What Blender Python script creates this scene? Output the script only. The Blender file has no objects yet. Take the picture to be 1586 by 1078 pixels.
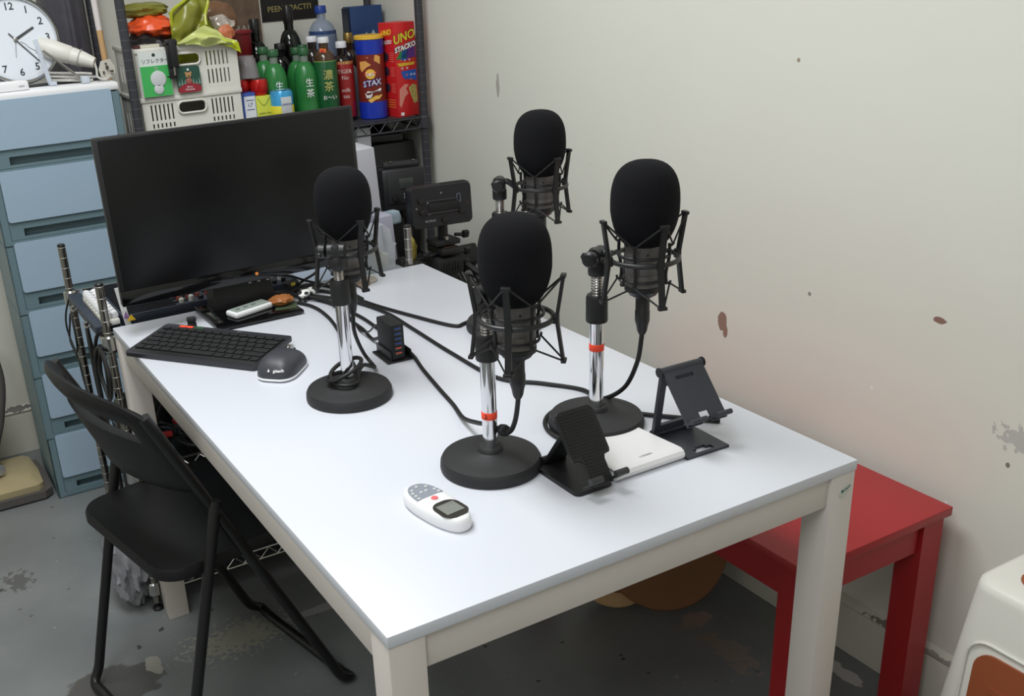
import bpy, bmesh, math, random
from mathutils import Vector, Matrix, Euler, noise
R = math.radians
PI = math.pi
rnd = random.Random(7)
SC = bpy.context.scene
COL = SC.collection

# ------------------------------------------------------------------ camera, light, exposure
cam_data = bpy.data.cameras.new('camera')
cam = bpy.data.objects.new('camera', cam_data)
COL.objects.link(cam)
right = Vector((0.87271654, -0.48502433, -0.05583217))
down = Vector((-0.23079244, -0.30906688, -0.92261179))
fwd = Vector((0.43023329, 0.81806421, -0.38166773))
M = Matrix.Identity(4)
for i in range(3):
    M[i][0] = right[i]; M[i][1] = -down[i]; M[i][2] = -fwd[i]
M[0][3], M[1][3], M[2][3] = -0.38896732, -0.87420118, 1.41070136
cam.matrix_world = M
cam_data.sensor_width = 36.0
cam_data.lens = 36.0 * 1609.48 / 1586.0
cam_data.shift_x = (793 - 662.966) / 1586.0
cam_data.shift_y = (589.97 - 539) / 1586.0
cam_data.clip_start = 0.02
SC.camera = cam

wd = bpy.data.worlds.new('world'); SC.world = wd; wd.use_nodes = True
wd.node_tree.nodes['Background'].inputs[0].default_value = (0.9, 0.95, 1, 1)
wd.node_tree.nodes['Background'].inputs[1].default_value = 0.25

def area(name, loc, size, power, col, rot=(0, 0, 0)):
    l = bpy.data.lights.new(name, 'AREA'); l.shape = 'RECTANGLE'
    l.size, l.size_y = size; l.energy = power; l.color = col
    o = bpy.data.objects.new(name, l); COL.objects.link(o)
    o.location = loc; o.rotation_euler = rot
    return o
area('ceiling_panel_light', (-0.15, 0.75, 2.66), (0.6, 1.3), 40, (0.965, 0.985, 1.0))
area('ceiling_panel_light', (-1.1, -0.9, 2.66), (0.6, 1.3), 27, (0.95, 0.975, 1.0))
SC.view_settings.view_transform = 'Standard'
SC.view_settings.look = 'None'
SC.view_settings.exposure = 0.0
SC.view_settings.gamma = 1.0
SC.view_settings.use_curve_mapping = False

# ------------------------------------------------------------------ materials
def lin(c):
    return tuple(((v / 255) / 12.92 if v / 255 <= 0.04045 else ((v / 255 + 0.055) / 1.055) ** 2.4) for v in c) + (1,)
MATS = {}
def mat(name, col, rough=0.5, metal=0.0, var=0.0, vscale=20, bump=0.0, bscale=200, trans=0.0, alpha=1.0, spec=0.5, emit=None, coat=0.0):
    if name in MATS: return MATS[name]
    m = bpy.data.materials.new(name); m.use_nodes = True
    nt = m.node_tree; b = nt.nodes['Principled BSDF']
    c = lin(col)
    b.inputs['Base Color'].default_value = c
    b.inputs['Roughness'].default_value = rough
    b.inputs['Metallic'].default_value = metal
    b.inputs['Specular IOR Level'].default_value = spec
    b.inputs['Coat Weight'].default_value = coat
    if trans: b.inputs['Transmission Weight'].default_value = trans
    if alpha < 1: b.inputs['Alpha'].default_value = alpha
    tc = nt.nodes.new('ShaderNodeTexCoord')
    if var:
        n = nt.nodes.new('ShaderNodeTexNoise'); n.inputs['Scale'].default_value = vscale; n.inputs['Detail'].default_value = 5
        nt.links.new(tc.outputs['Object'], n.inputs['Vector'])
        mx = nt.nodes.new('ShaderNodeMix'); mx.data_type = 'RGBA'
        mx.inputs[6].default_value = tuple(max(0, v * (1 - var)) for v in c[:3]) + (1,)
        mx.inputs[7].default_value = tuple(min(1, v * (1 + var)) for v in c[:3]) + (1,)
        nt.links.new(n.outputs['Fac'], mx.inputs[0]); nt.links.new(mx.outputs[2], b.inputs['Base Color'])
    if bump:
        n = nt.nodes.new('ShaderNodeTexNoise'); n.inputs['Scale'].default_value = bscale; n.inputs['Detail'].default_value = 3
        nt.links.new(tc.outputs['Object'], n.inputs['Vector'])
        bp = nt.nodes.new('ShaderNodeBump'); bp.inputs['Strength'].default_value = bump; bp.inputs['Distance'].default_value = 0.002
        nt.links.new(n.outputs['Fac'], bp.inputs['Height']); nt.links.new(bp.outputs['Normal'], b.inputs['Normal'])
    if emit:
        b.inputs['Emission Color'].default_value = lin(emit[0]); b.inputs['Emission Strength'].default_value = emit[1]
    MATS[name] = m
    return m

def patched(name, base, rough, patches, tint=None, bump=0.15, bscale=35, var=0.05, vscale=3, specks=None):
    """painted surface with worn patches: patches = [(centre, radii, sRGB, edge noise scale, amount)]"""
    m = bpy.data.materials.new(name); m.use_nodes = True
    nt = m.node_tree; N = nt.nodes; L = nt.links; b = N['Principled BSDF']
    b.inputs['Roughness'].default_value = rough
    g = N.new('ShaderNodeNewGeometry')
    n = N.new('ShaderNodeTexNoise'); n.inputs['Scale'].default_value = vscale; n.inputs['Detail'].default_value = 6
    L.new(g.outputs['Position'], n.inputs['Vector'])
    mx = N.new('ShaderNodeMix'); mx.data_type = 'RGBA'
    c = lin(base); c2 = lin(tint) if tint else tuple(v * (1 + var) for v in c[:3]) + (1,)
    mx.inputs[6].default_value = tuple(v * (1 - var) for v in c[:3]) + (1,); mx.inputs[7].default_value = c2
    mr = N.new('ShaderNodeMapRange'); mr.inputs[1].default_value = 0.35; mr.inputs[2].default_value = 0.65
    L.new(n.outputs['Fac'], mr.inputs[0]); L.new(mr.outputs[0], mx.inputs[0])
    cur = mx.outputs[2]
    if specks:
        for (sc, th, scol, det) in specks:
            sn = N.new('ShaderNodeTexNoise'); sn.inputs['Scale'].default_value = sc; sn.inputs['Detail'].default_value = det
            L.new(g.outputs['Position'], sn.inputs['Vector'])
            gt = N.new('ShaderNodeMapRange'); gt.inputs[1].default_value = th; gt.inputs[2].default_value = th + 0.02
            L.new(sn.outputs['Fac'], gt.inputs[0])
            x = N.new('ShaderNodeMix'); x.data_type = 'RGBA'; x.inputs[7].default_value = lin(scol)
            L.new(gt.outputs[0], x.inputs[0]); L.new(cur, x.inputs[6]); cur = x.outputs[2]
    for (cen, rad, pc, ns, amt) in patches:
        dn = N.new('ShaderNodeTexNoise'); dn.inputs['Scale'].default_value = ns; dn.inputs['Detail'].default_value = 5
        L.new(g.outputs['Position'], dn.inputs['Vector'])
        s = N.new('ShaderNodeVectorMath'); s.operation = 'SUBTRACT'; s.inputs[1].default_value = cen
        L.new(g.outputs['Position'], s.inputs[0])
        d = N.new('ShaderNodeVectorMath'); d.operation = 'DIVIDE'; d.inputs[1].default_value = rad
        L.new(s.outputs[0], d.inputs[0])
        ln = N.new('ShaderNodeVectorMath'); ln.operation = 'LENGTH'; L.new(d.outputs[0], ln.inputs[0])
        ad = N.new('ShaderNodeMath'); ad.operation = 'MULTIPLY_ADD'; ad.inputs[1].default_value = amt
        L.new(dn.outputs['Fac'], ad.inputs[0]); L.new(ln.outputs['Value'], ad.inputs[2])
        cp = N.new('ShaderNodeMapRange'); cp.inputs[1].default_value = 1.04 + amt * .5; cp.inputs[2].default_value = 0.96 + amt * .5
        L.new(ad.outputs[0], cp.inputs[0])
        x = N.new('ShaderNodeMix'); x.data_type = 'RGBA'; x.inputs[7].default_value = lin(pc)
        L.new(cp.outputs[0], x.inputs[0]); L.new(cur, x.inputs[6]); cur = x.outputs[2]
    L.new(cur, b.inputs['Base Color'])
    bn = N.new('ShaderNodeTexNoise'); bn.inputs['Scale'].default_value = bscale; bn.inputs['Detail'].default_value = 5
    L.new(g.outputs['Position'], bn.inputs['Vector'])
    bp = N.new('ShaderNodeBump'); bp.inputs['Strength'].default_value = bump; bp.inputs['Distance'].default_value = 0.004
    L.new(bn.outputs['Fac'], bp.inputs['Height']); L.new(bp.outputs['Normal'], b.inputs['Normal'])
    MATS[name] = m
    return m

white_top = mat('white laminate', (213, 216, 224), 0.32)
edge_gray = mat('laminate edge', (186, 184, 190), 0.4)
cream = mat('cream painted wood', (216, 208, 202), 0.45, var=.03, vscale=8)
red = mat('red painted wood', (164, 34, 38), 0.38, bump=.03, bscale=60)
blackp = mat('black plastic', (24, 24, 26), 0.42)
blackm = mat('matte black plastic', (24, 24, 26), 0.65)
blackgl = mat('glossy black plastic', (10, 10, 12), 0.08)
rubber = mat('black rubber', (16, 16, 17), 0.55)
foam = mat('black foam', (17, 17, 21), 0.95, bump=.5, bscale=900, spec=.2)
castiron = mat('black crinkle coat', (34, 34, 36), 0.6, bump=.25, bscale=500)
chrome = mat('chrome', (225, 225, 228), 0.08, 1.0)
zinc = mat('zinc steel', (175, 172, 168), 0.28, 1.0)
gunmetal = mat('gunmetal', (104, 100, 97), 0.42, .35)
orange_tape = mat('orange tape', (250, 78, 48), 0.6)
blackmetal = mat('black tube paint', (18, 18, 19), 0.35)
seatblack = mat('black seat', (15, 15, 17), 0.5, spec=.35, bump=.08, bscale=300)
slate = mat('slate anodised metal', (66, 68, 76), 0.42, .5)
whitep = mat('white plastic', (238, 238, 240), 0.35)
offwhite = mat('off white plastic', (222, 220, 212), 0.45)
bluefront = mat('pale blue plastic', (160, 181, 200), 0.28, spec=.4)
bluebody = mat('grey blue plastic', (106, 129, 137), 0.42)
clearp = mat('clear plastic', (235, 240, 245), 0.08, alpha=.35)
screenm = mat('monitor screen', (5, 5, 7), 0.32, spec=.35)
greypost = mat('dark grey coated steel', (62, 62, 68), 0.5, .3)
inkblack = mat('black ink', (20, 20, 20), 0.6)
inkwhite = mat('white ink', (240, 240, 240), 0.6)
brownp = mat('brown plastic', (150, 78, 44), 0.45)
woodl = mat('light wood', (196, 158, 112), 0.5, var=.12, vscale=30)
woodb = mat('brown wood', (150, 96, 56), 0.45, var=.15, vscale=12)
wirem = mat('chrome wire', (190, 190, 188), 0.2, 1.0)

# ------------------------------------------------------------------ mesh builder
WM = {}
class MB:
    def __init__(s): s.v = []; s.f = []; s.mi = []; s.cm = 0
    def add(s, vs, fs):
        o = len(s.v); s.v += [Vector(v) for v in vs]
        s.f += [tuple(i + o for i in f) for f in fs]; s.mi += [s.cm] * len(fs)
        return s
    def box(s, c, sz, rot=None, bev=0.0, seg=2):
        bm = bmesh.new(); bmesh.ops.create_cube(bm, size=1)
        bmesh.ops.scale(bm, vec=sz, verts=bm.verts)
        if bev: bmesh.ops.bevel(bm, geom=bm.edges[:], offset=min(bev, min(sz) * .49), segments=seg, profile=.5, affect='EDGES')
        m = Matrix.Translation(c)
        if rot is not None: m = m @ (rot.to_4x4() if isinstance(rot, Matrix) else Euler(rot).to_matrix().to_4x4())
        bmesh.ops.transform(bm, matrix=m, verts=bm.verts)
        bm.verts.index_update()
        s.add([v.co.copy() for v in bm.verts], [[v.index for v in f.verts] for f in bm.faces]); bm.free()
        return s
    def bmin(s, a, b, bev=0.0):
        return s.box([(a[i] + b[i]) / 2 for i in range(3)], [abs(b[i] - a[i]) for i in range(3)], None, bev)
    def lathe(s, prof, c=(0, 0, 0), ax=(0, 0, 1), n=32, sx=1, sy=1, cap=True):
        q = Vector((0, 0, 1)).rotation_difference(Vector(ax).normalized()); c = Vector(c)
        vs = []; fs = []
        for r, z in prof:
            for k in range(n):
                a = 2 * PI * k / n; vs.append(c + q @ Vector((r * math.cos(a) * sx, r * math.sin(a) * sy, z)))
        for i in range(len(prof) - 1):
            for k in range(n):
                k2 = (k + 1) % n; fs.append((i * n + k, i * n + k2, (i + 1) * n + k2, (i + 1) * n + k))
        if cap and prof[0][0] > 1e-6: fs.append(tuple(range(n - 1, -1, -1)))
        if cap and prof[-1][0] > 1e-6: fs.append(tuple((len(prof) - 1) * n + k for k in range(n)))
        return s.add(vs, fs)
    def cyl(s, a, b, r, r2=None, n=20):
        a = Vector(a); b = Vector(b); r2 = r if r2 is None else r2
        return s.lathe([(r, 0), (r2, (b - a).length)], a, b - a, n)
    def tube(s, pts, r, n=10, smooth=6, closed=False, flat=1.0):
        P = [Vector(p) for p in pts]
        if smooth and len(P) > 2:
            Q = []; cnt = len(P)
            for i in range(cnt if closed else cnt - 1):
                if closed: p0, p1, p2, p3 = P[i - 1], P[i], P[(i + 1) % cnt], P[(i + 2) % cnt]
                else: p0, p1, p2, p3 = P[max(i - 1, 0)], P[i], P[i + 1], P[min(i + 2, cnt - 1)]
                for k in range(smooth):
                    t = k / smooth
                    Q.append(0.5 * ((2 * p1) + (-p0 + p2) * t + (2 * p0 - 5 * p1 + 4 * p2 - p3) * t * t + (-p0 + 3 * p1 - 3 * p2 + p3) * t ** 3))
            if not closed: Q.append(P[-1])
            P = Q
        m = len(P); vs = []; fs = []; up = None
        for i in range(m):
            if closed: t = P[(i + 1) % m] - P[i - 1]
            else: t = P[min(i + 1, m - 1)] - P[max(i - 1, 0)]
            t = t.normalized() if t.length > 1e-9 else Vector((0, 0, 1))
            if up is None:
                up = Vector((0, 0, 1)) if abs(t.z) < .9 else Vector((1, 0, 0))
            up = (up - t * up.dot(t))
            up = up.normalized() if up.length > 1e-6 else t.orthogonal().normalized()
            sd = t.cross(up); rr = r(i / max(1, m - 1)) if callable(r) else r
            for k in range(n):
                a = 2 * PI * k / n; vs.append(P[i] + sd * (rr * math.cos(a)) + up * (rr * flat * math.sin(a)))
        for i in range(m if closed else m - 1):
            j = (i + 1) % m
            for k in range(n):
                k2 = (k + 1) % n; fs.append((i * n + k, i * n + k2, j * n + k2, j * n + k))
        if not closed: fs += [tuple(range(n - 1, -1, -1)), tuple((m - 1) * n + k for k in range(n))]
        return s.add(vs, fs)
    def torus(s, c, R_, r, ax=(0, 0, 1), n=40, m=10):
        q = Vector((0, 0, 1)).rotation_difference(Vector(ax).normalized()); c = Vector(c)
        return s.tube([c + q @ Vector((R_ * math.cos(2 * PI * k / n), R_ * math.sin(2 * PI * k / n), 0)) for k in range(n)], r, m, 0, True)
    def prism(s, poly, o, u, v, t):
        """polygon (2D list) in plane o+u*x+v*y extruded by vector t"""
        o = Vector(o); u = Vector(u); v = Vector(v); t = Vector(t); n = len(poly)
        a = [o + u * x + v * y for x, y in poly]; b = [p + t for p in a]
        fs = [tuple(range(n - 1, -1, -1)), tuple(range(n, 2 * n))] + [(i, (i + 1) % n, n + (i + 1) % n, n + i) for i in range(n)]
        return s.add(a + b, fs)
    def plate(s, w, h, t, holes, o, u, v, nrm):
        """rectangular plate w*h with rectangular holes (x0,y0,x1,y1); o corner"""
        o = Vector(o); u = Vector(u); v = Vector(v); nrm = Vector(nrm)
        xs = sorted(set([0, w] + [q[0] for q in holes] + [q[2] for q in holes]))
        ys = sorted(set([0, h] + [q[1] for q in holes] + [q[3] for q in holes]))
        def solid(i, j):
            if i < 0 or j < 0 or i >= len(xs) - 1 or j >= len(ys) - 1: return False
            cx = (xs[i] + xs[i + 1]) / 2; cy = (ys[j] + ys[j + 1]) / 2
            return not any(a < cx < c_ and b_ < cy < d for a, b_, c_, d in holes)
        def P(x, y, k): return o + u * x + v * y + nrm * (t * k)
        for i in range(len(xs) - 1):
            for j in range(len(ys) - 1):
                if not solid(i, j): continue
                x0, x1, y0, y1 = xs[i], xs[i + 1], ys[j], ys[j + 1]
                s.add([P(x0, y0, 1), P(x1, y0, 1), P(x1, y1, 1), P(x0, y1, 1)], [(0, 1, 2, 3)])
                s.add([P(x0, y0, 0), P(x0, y1, 0), P(x1, y1, 0), P(x1, y0, 0)], [(0, 1, 2, 3)])
                if not solid(i - 1, j): s.add([P(x0, y0, 0), P(x0, y0, 1), P(x0, y1, 1), P(x0, y1, 0)], [(0, 1, 2, 3)])
                if not solid(i + 1, j): s.add([P(x1, y0, 0), P(x1, y1, 0), P(x1, y1, 1), P(x1, y0, 1)], [(0, 1, 2, 3)])
                if not solid(i, j - 1): s.add([P(x0, y0, 0), P(x1, y0, 0), P(x1, y0, 1), P(x0, y0, 1)], [(0, 1, 2, 3)])
                if not solid(i, j + 1): s.add([P(x0, y1, 0), P(x0, y1, 1), P(x1, y1, 1), P(x1, y1, 0)], [(0, 1, 2, 3)])
        return s
    def blob(s, c, sz, seed=0, amp=.25, fr=3.0, p=1.0, n=28, rot=0.0, crease=0):
        vs = []; fs = []; c = Vector(c); rm = Matrix.Rotation(rot, 3, 'Z')
        def sp(x, e): return math.copysign(abs(x) ** e, x)
        for i in range(n + 1):
            th = PI * i / n
            for k in range(n * 2):
                a = PI * k / n
                d = Vector((sp(math.sin(th), p) * sp(math.cos(a), p), sp(math.sin(th), p) * sp(math.sin(a), p), sp(math.cos(th), p)))
                w = noise.noise(d * fr + Vector((seed * 7.1, seed, 0)))
                if crease: w = -abs(w) * 2 + .4 + .5 * noise.noise(d * fr * 2.5 + Vector((seed, 3, 1)))
                d = d * (1 + amp * w)
                vs.append(c + rm @ Vector((d.x * sz[0] / 2, d.y * sz[1] / 2, d.z * sz[2] / 2)))
        for i in range(n):
            for k in range(2 * n):
                k2 = (k + 1) % (2 * n); fs.append((i * 2 * n + k, (i + 1) * 2 * n + k, (i + 1) * 2 * n + k2, i * 2 * n + k2))
        return s.add(vs, fs)
    def build(s, name, m, parent=None, local=False, smooth=True, ang=35):
        me = bpy.data.meshes.new(name)
        vs = s.v
        if parent is not None and not local:
            inv = WM[parent.name].inverted(); vs = [inv @ v for v in s.v]
        me.from_pydata([tuple(v) for v in vs], [], s.f)
        bm = bmesh.new(); bm.from_mesh(me)
        bmesh.ops.remove_doubles(bm, verts=bm.verts, dist=1e-6)
        bmesh.ops.recalc_face_normals(bm, faces=bm.faces)
        bm.to_mesh(me); bm.free()
        for x in (m if isinstance(m, (list, tuple)) else [m]): me.materials.append(x)
        if any(s.mi) and len(me.polygons) == len(s.mi):
            me.polygons.foreach_set('material_index', s.mi)
        if smooth:
            me.polygons.foreach_set('use_smooth', [True] * len(me.polygons))
            me.set_sharp_from_angle(angle=R(ang))
        me.update()
        o = bpy.data.objects.new(name, me); COL.objects.link(o)
        if parent is not None:
            o.parent = parent; WM[o.name] = WM[parent.name]
        else: WM[o.name] = Matrix.Identity(4)
        return o

def tag(o, label=None, cat=None, group=None, kind=None):
    if label: o['label'] = label
    if cat: o['category'] = cat
    if group: o['group'] = group
    if kind: o['kind'] = kind
    return o
def thing(name, label, cat, loc=(0, 0, 0), rz=0.0, group=None):
    o = bpy.data.objects.new(name, None); COL.objects.link(o)
    o.location = loc; o.rotation_euler = (0, 0, rz); o.empty_display_size = .05
    WM[o.name] = Matrix.Translation(loc) @ Matrix.Rotation(rz, 4, 'Z')
    return tag(o, label, cat, group)
def struct(name, mb, m, parent=None, **k):
    o = mb.build(name, m, parent, **k); o['kind'] = 'structure'; return o
def single(name, mb, m, label, cat, group=None, **k):
    """a thing that is one mesh: origin moved to its base"""
    xs = [v.x for v in mb.v]; ys = [v.y for v in mb.v]; z0 = min(v.z for v in mb.v)
    c = Vector(((min(xs) + max(xs)) / 2, (min(ys) + max(ys)) / 2, z0))
    mb.v = [v - c for v in mb.v]
    o = mb.build(name, m, None, **k); o.location = c; WM[o.name] = Matrix.Translation(c)
    return tag(o, label, cat, group)
def text(s, size, o, u, v, m, parent, name='lettering', ext=.0002, align='CENTER', bold=0.0, sx=1.0):
    cu = bpy.data.curves.new('t', 'FONT'); cu.body = s; cu.size = size; cu.extrude = ext
    cu.align_x = align; cu.align_y = 'CENTER'; cu.offset = bold; cu.resolution_u = 2
    ob = bpy.data.objects.new('t', cu); me = bpy.data.meshes.new_from_object(ob)
    bpy.data.objects.remove(ob)
    u = Vector(u).normalized(); v = Vector(v).normalized(); w = u.cross(v); o = Vector(o)
    inv = WM[parent.name].inverted()
    for q in me.vertices:
        q.co = inv @ (o + u * (q.co.x * sx) + v * q.co.y + w * q.co.z)
    me.materials.clear(); me.materials.append(m); me.name = name
    t = bpy.data.objects.new(name, me); COL.objects.link(t); t.parent = parent; WM[t.name] = WM[parent.name]
    return t
def clone(src, loc, rz=None, label=None, group=None):
    def cp(o, par):
        c = o.copy(); COL.objects.link(c); c.parent = par
        for ch in o.children: cp(ch, c)
        return c
    c = cp(src, None); c.location = loc
    if rz is not None: c.rotation_euler = (0, 0, rz)
    if label: c['label'] = label
    if group: c['group'] = group
    WM[c.name] = Matrix.Translation(loc) @ Matrix.Rotation(rz if rz is not None else src.rotation_euler.z, 4, 'Z')
    return c
def rrect(w, h, r, n=5, cx=0, cy=0):
    p = []
    for sx, sy, a0 in ((1, 1, 0), (-1, 1, 90), (-1, -1, 180), (1, -1, 270)):
        for k in range(n + 1):
            a = R(a0 + 90 * k / n)
            p.append((cx + sx * (w / 2 - r) + r * math.cos(a), cy + sy * (h / 2 - r) + r * math.sin(a)))
    return p

# ------------------------------------------------------------------ the setting
H = 0.7123
WX, WY = 1.2, 2.42
floor_m = patched('painted concrete floor', (112, 116, 117), 0.42, [
    ((-.17, 1.06, 0), (.10, .075, 1), (84, 82, 80), 14, 1.2), ((-.075, 1.09, 0), (.018, .03, 1), (150, 148, 140), 30, 1.8),
    ((.12, 1.08, 0), (.10, .05, 1), (150, 148, 138), 90, 5.0), ((1.01, .57, 0), (.045, .025, 1), (150, 134, 126), 30, 2.2),
    ((.99, .44, 0), (.035, .07, 1), (140, 130, 122), 40, 3.5), ((1.13, .30, 0), (.018, .09, 1), (190, 188, 186), 30, 1.6),
    ((.33, 1.08, 0), (.10, .015, 1), (150, 150, 150), 12, .6), ((-.28, 1.62, 0), (.03, .04, 1), (92, 92, 92), 60, 4.5)],
    tint=(128, 131, 131), bump=.12, bscale=18, var=.07, vscale=2.5,
    specks=[(26, .715, (62, 62, 62), 2), (60, .70, (150, 148, 142), 4)])
wall_m = patched('worn cream wall paint', (226, 226, 216), 0.6, [
    ((WX, .733, .618), (.1, .013, .022), (150, 122, 110), 60, .8), ((WX, .722, .597), (.1, .007, .014), (150, 122, 110), 60, .6),
    ((WX, .213, .764), (.1, .014, .006), (140, 110, 98), 70, 1.0), ((WX, .5735, 1.1825), (.1, .004, .004), (160, 145, 130), 60, .5),
    ((WX, 1.629, 1.057), (.1, .008, .03), (176, 172, 165), 60, 1.0), ((WX, .3336, .595), (.1, .004, .004), (235, 235, 230), 60, .5),
    ((WX, .05, .548), (.1, .004, .005), (130, 125, 120), 60, .5), ((WX, .02, .60), (.1, .05, .02), (190, 188, 184), 90, 4),
    ((WX, .50, .74), (.1, .004, .004), (150, 145, 140), 60, .5), ((WX, .15, .43), (.1, .003, .004), (235, 235, 232), 60, .5)],
    tint=(222, 220, 210), bump=.2, bscale=12, var=.02, vscale=1.3, specks=[(75, .76, (180, 174, 166), 3)])
ceil_m = mat('white ceiling', (235, 235, 232), .8)
E = .06
struct('floor', MB().bmin((-2.2, -2.6, -.05), (WX + .05, WY + .05, 0)), floor_m)
struct('wall_right', MB().bmin((WX, -2.6, 0), (WX + E, WY + E, 2.7)), wall_m)
struct('wall_back', MB().bmin((-2.2, WY, 0), (WX, WY + E, 2.7)), wall_m)
struct('wall_left', MB().bmin((-2.2 - E, -2.6, 0), (-2.2, WY + E, 2.7)), wall_m)
struct('wall_front', MB().bmin((-2.2, -2.6 - E, 0), (WX, -2.6, 2.7)), wall_m)
struct('ceiling', MB().bmin((-2.2, -2.6, 2.7), (WX, WY, 2.76)), ceil_m)
base_m = patched('chipped baseboard paint', (205, 203, 192), .5, [((1.19, .22, .118), (.03, .05, .006), (120, 115, 108), 90, 3),
    ((1.19, .12, .115), (.03, .04, .005), (150, 145, 138), 90, 3), ((-.13, 2.41, .15), (.05, .03, .008), (90, 85, 80), 90, 3)], bump=.25, bscale=30)
bb = [(0, 0), (-.012, 0), (-.012, .10), (-.010, .106), (-.013, .112), (-.010, .120), (0, .128)]
struct('baseboard_right', MB().prism(bb, (WX, -2.6, 0), (1, 0, 0), (0, 0, 1), (0, WY + 2.6, 0)), base_m)
bb2 = [(0, 0), (-.012, 0), (-.014, .125), (-.012, .132), (-.016, .14), (-.010, .150), (0, .157)]
struct('baseboard_back', MB().prism(bb2, (-2.2, WY, 0), (0, 1, 0), (0, 0, 1), (WX + 2.2 - .013, 0, 0)), base_m)

# ------------------------------------------------------------------ table
W, L = .75, 1.2823
t = thing('table', 'long white dining table with cream square legs holding the microphones', 'table', (W / 2, L / 2, 0))
MB().box((W / 2, L / 2, H - .0082), (W, L, .0162), bev=.0012).build('tabletop', white_top, t)
lw = .0476
for i, (x, y) in enumerate(((0.001, 0.001), (W - lw - .001, .001), (.001, L - lw - .001), (W - lw - .001, L - lw - .001))):
    g = MB().bmin((x, y, 0), (x + lw, y + lw, H - .0165), bev=.002).build('leg', cream, t)
ah = .048
zt = H - .0164
MB().bmin((lw + .001, .006, zt - ah), (W - lw - .001, .024, zt), bev=.001).build('apron', cream, t)
MB().bmin((lw + .001, L - .024, zt - ah), (W - lw - .001, L - .006, zt), bev=.001).build('apron', cream, t)
MB().bmin((.006, lw + .001, zt - ah), (.024, L - lw - .001, zt), bev=.001).build('apron', cream, t)
MB().bmin((W - .024, lw + .001, zt - ah), (W - .006, L - lw - .001, zt), bev=.001).build('apron', cream, t)
stk = MB().prism([(0, 0), (.005, -.003), (.010, -.002), (.018, .006), (.020, .014), (.012, .016), (.003, .012), (-.001, .006)], (W - .030, .0008, H - .052), (1, 0, 0), (0, 0, 1), (0, -.0006, 0)).build('sticker', mat('torn sticker', (205, 206, 196), .6, var=.1, vscale=150), t)
tag(stk, 'torn green and white sticker')
MB().lathe([(0, 0), (.0025, 0), (.0025, .0004), (0, .0004)], (W - .0255, .0004, H - .0435), (0, -1, 0), 14).build('print_mark', mat('teal ink', (30, 90, 90), .5), stk)
text('Oasis', .0065, (W - .0165, .0001, H - .0405), (1, 0, .5), (-.4, 0, 1), mat('teal ink2', (40, 92, 92), .5), stk, 'print')

# ------------------------------------------------------------------ red bench
bx0, bx1, by0, by1, bz = .797, 1.165, .112, .47, .45
t = thing('bench', 'red painted wooden stool pushed half under the white table', 'stool', ((bx0 + bx1) / 2, (by0 + by1) / 2, 0))
by1 = .95
MB().bmin((bx0, by0, bz - .018), (bx1, by1, bz), bev=.002).build('seat', red, t)
def taperleg(x0, x1, y0, y1, z0, z1, dx, dy, k=.0):
    m = MB()
    m.add([(x0 + dx, y0 + dy, z0), (x1 + dx, y0 + dy, z0), (x1 + dx, y1 + dy, z0), (x0 + dx, y1 + dy, z0), (x0, y0, z1), (x1, y0, z1), (x1, y1, z1), (x0, y1, z1)],
          [(3, 2, 1, 0), (4, 5, 6, 7), (0, 1, 5, 4), (1, 2, 6, 5), (2, 3, 7, 6), (3, 0, 4, 7)])
    return m
lz = bz - .0185
for x, y, dx, dy in ((bx0 + .008, by0 + .008, 0, 0), (bx1 - .062, by0 + .008, .004, 0), (bx0 + .008, by1 - .058, 0, 0), (bx1 - .062, by1 - .058, .004, 0)):
    taperleg(x, x + .052, y, y + .05, 0, lz, dx, dy).build('leg', red, t, smooth=False)
ya = .062
MB().bmin((bx0 + .062, by0 + .016, lz - .062), (bx1 - .064, by0 + .034, lz)).build('apron', red, t, smooth=False)
MB().bmin((bx0 + .062, by1 - .034, lz - .062), (bx1 - .064, by1 - .016, lz)).build('apron', red, t, smooth=False)
MB().bmin((bx0 + .012, by0 + .06, lz - .062), (bx0 + .030, by1 - .06, lz)).build('apron', red, t, smooth=False)
MB().bmin((bx1 - .032, by0 + .06, lz - .062), (bx1 - .014, by1 - .06, lz)).build('apron', red, t, smooth=False)
t['label'] = 'red painted wooden bench pushed half under the right side of the white table'
t['category'] = 'bench'

# ------------------------------------------------------------------ white and brown plastic step stool, lower right
t = thing('plastic_stool', 'white plastic stool with brown inset panels beside the red bench', 'stool', (1.05, -.27, 0))
def frustum(m, x0, x1, y0, y1, z0, z1, dx, dy, rad, n=5):
    P0 = rrect(x1 - x0 + 2 * dx, y1 - y0 + 2 * dy, rad * 1.2, n, (x0 + x1) / 2, (y0 + y1) / 2)
    P1 = rrect(x1 - x0, y1 - y0, rad, n, (x0 + x1) / 2, (y0 + y1) / 2)
    P2 = rrect(x1 - x0 - .024, y1 - y0 - .024, rad * .8, n, (x0 + x1) / 2, (y0 + y1) / 2)
    k = len(P0)
    vs = [(x, y, z0) for x, y in P0] + [(x, y, z1 - .016) for x, y in P1]
    mid = [((a[0] * .75 + b[0] * .25), (a[1] * .75 + b[1] * .25), z1 - .005) for a, b in zip(P1, P2)]
    vs += mid + [(x, y, z1) for x, y in P2]
    fs = []
    for j in range(3):
        for i in range(k): fs.append((j * k + i, j * k + (i + 1) % k, (j + 1) * k + (i + 1) % k, (j + 1) * k + i))
    fs.append(tuple(3 * k + i for i in range(k)))
    m.add(vs, fs); return m
SX0, SX1, SY0, SY1, SZ = .930, 1.165, -.40, -.078, .495
frustum(MB(), SX0, SX1, SY0, SY1, 0, SZ, .028, .05, .036).build('body', offwhite, t, ang=50)
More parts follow.
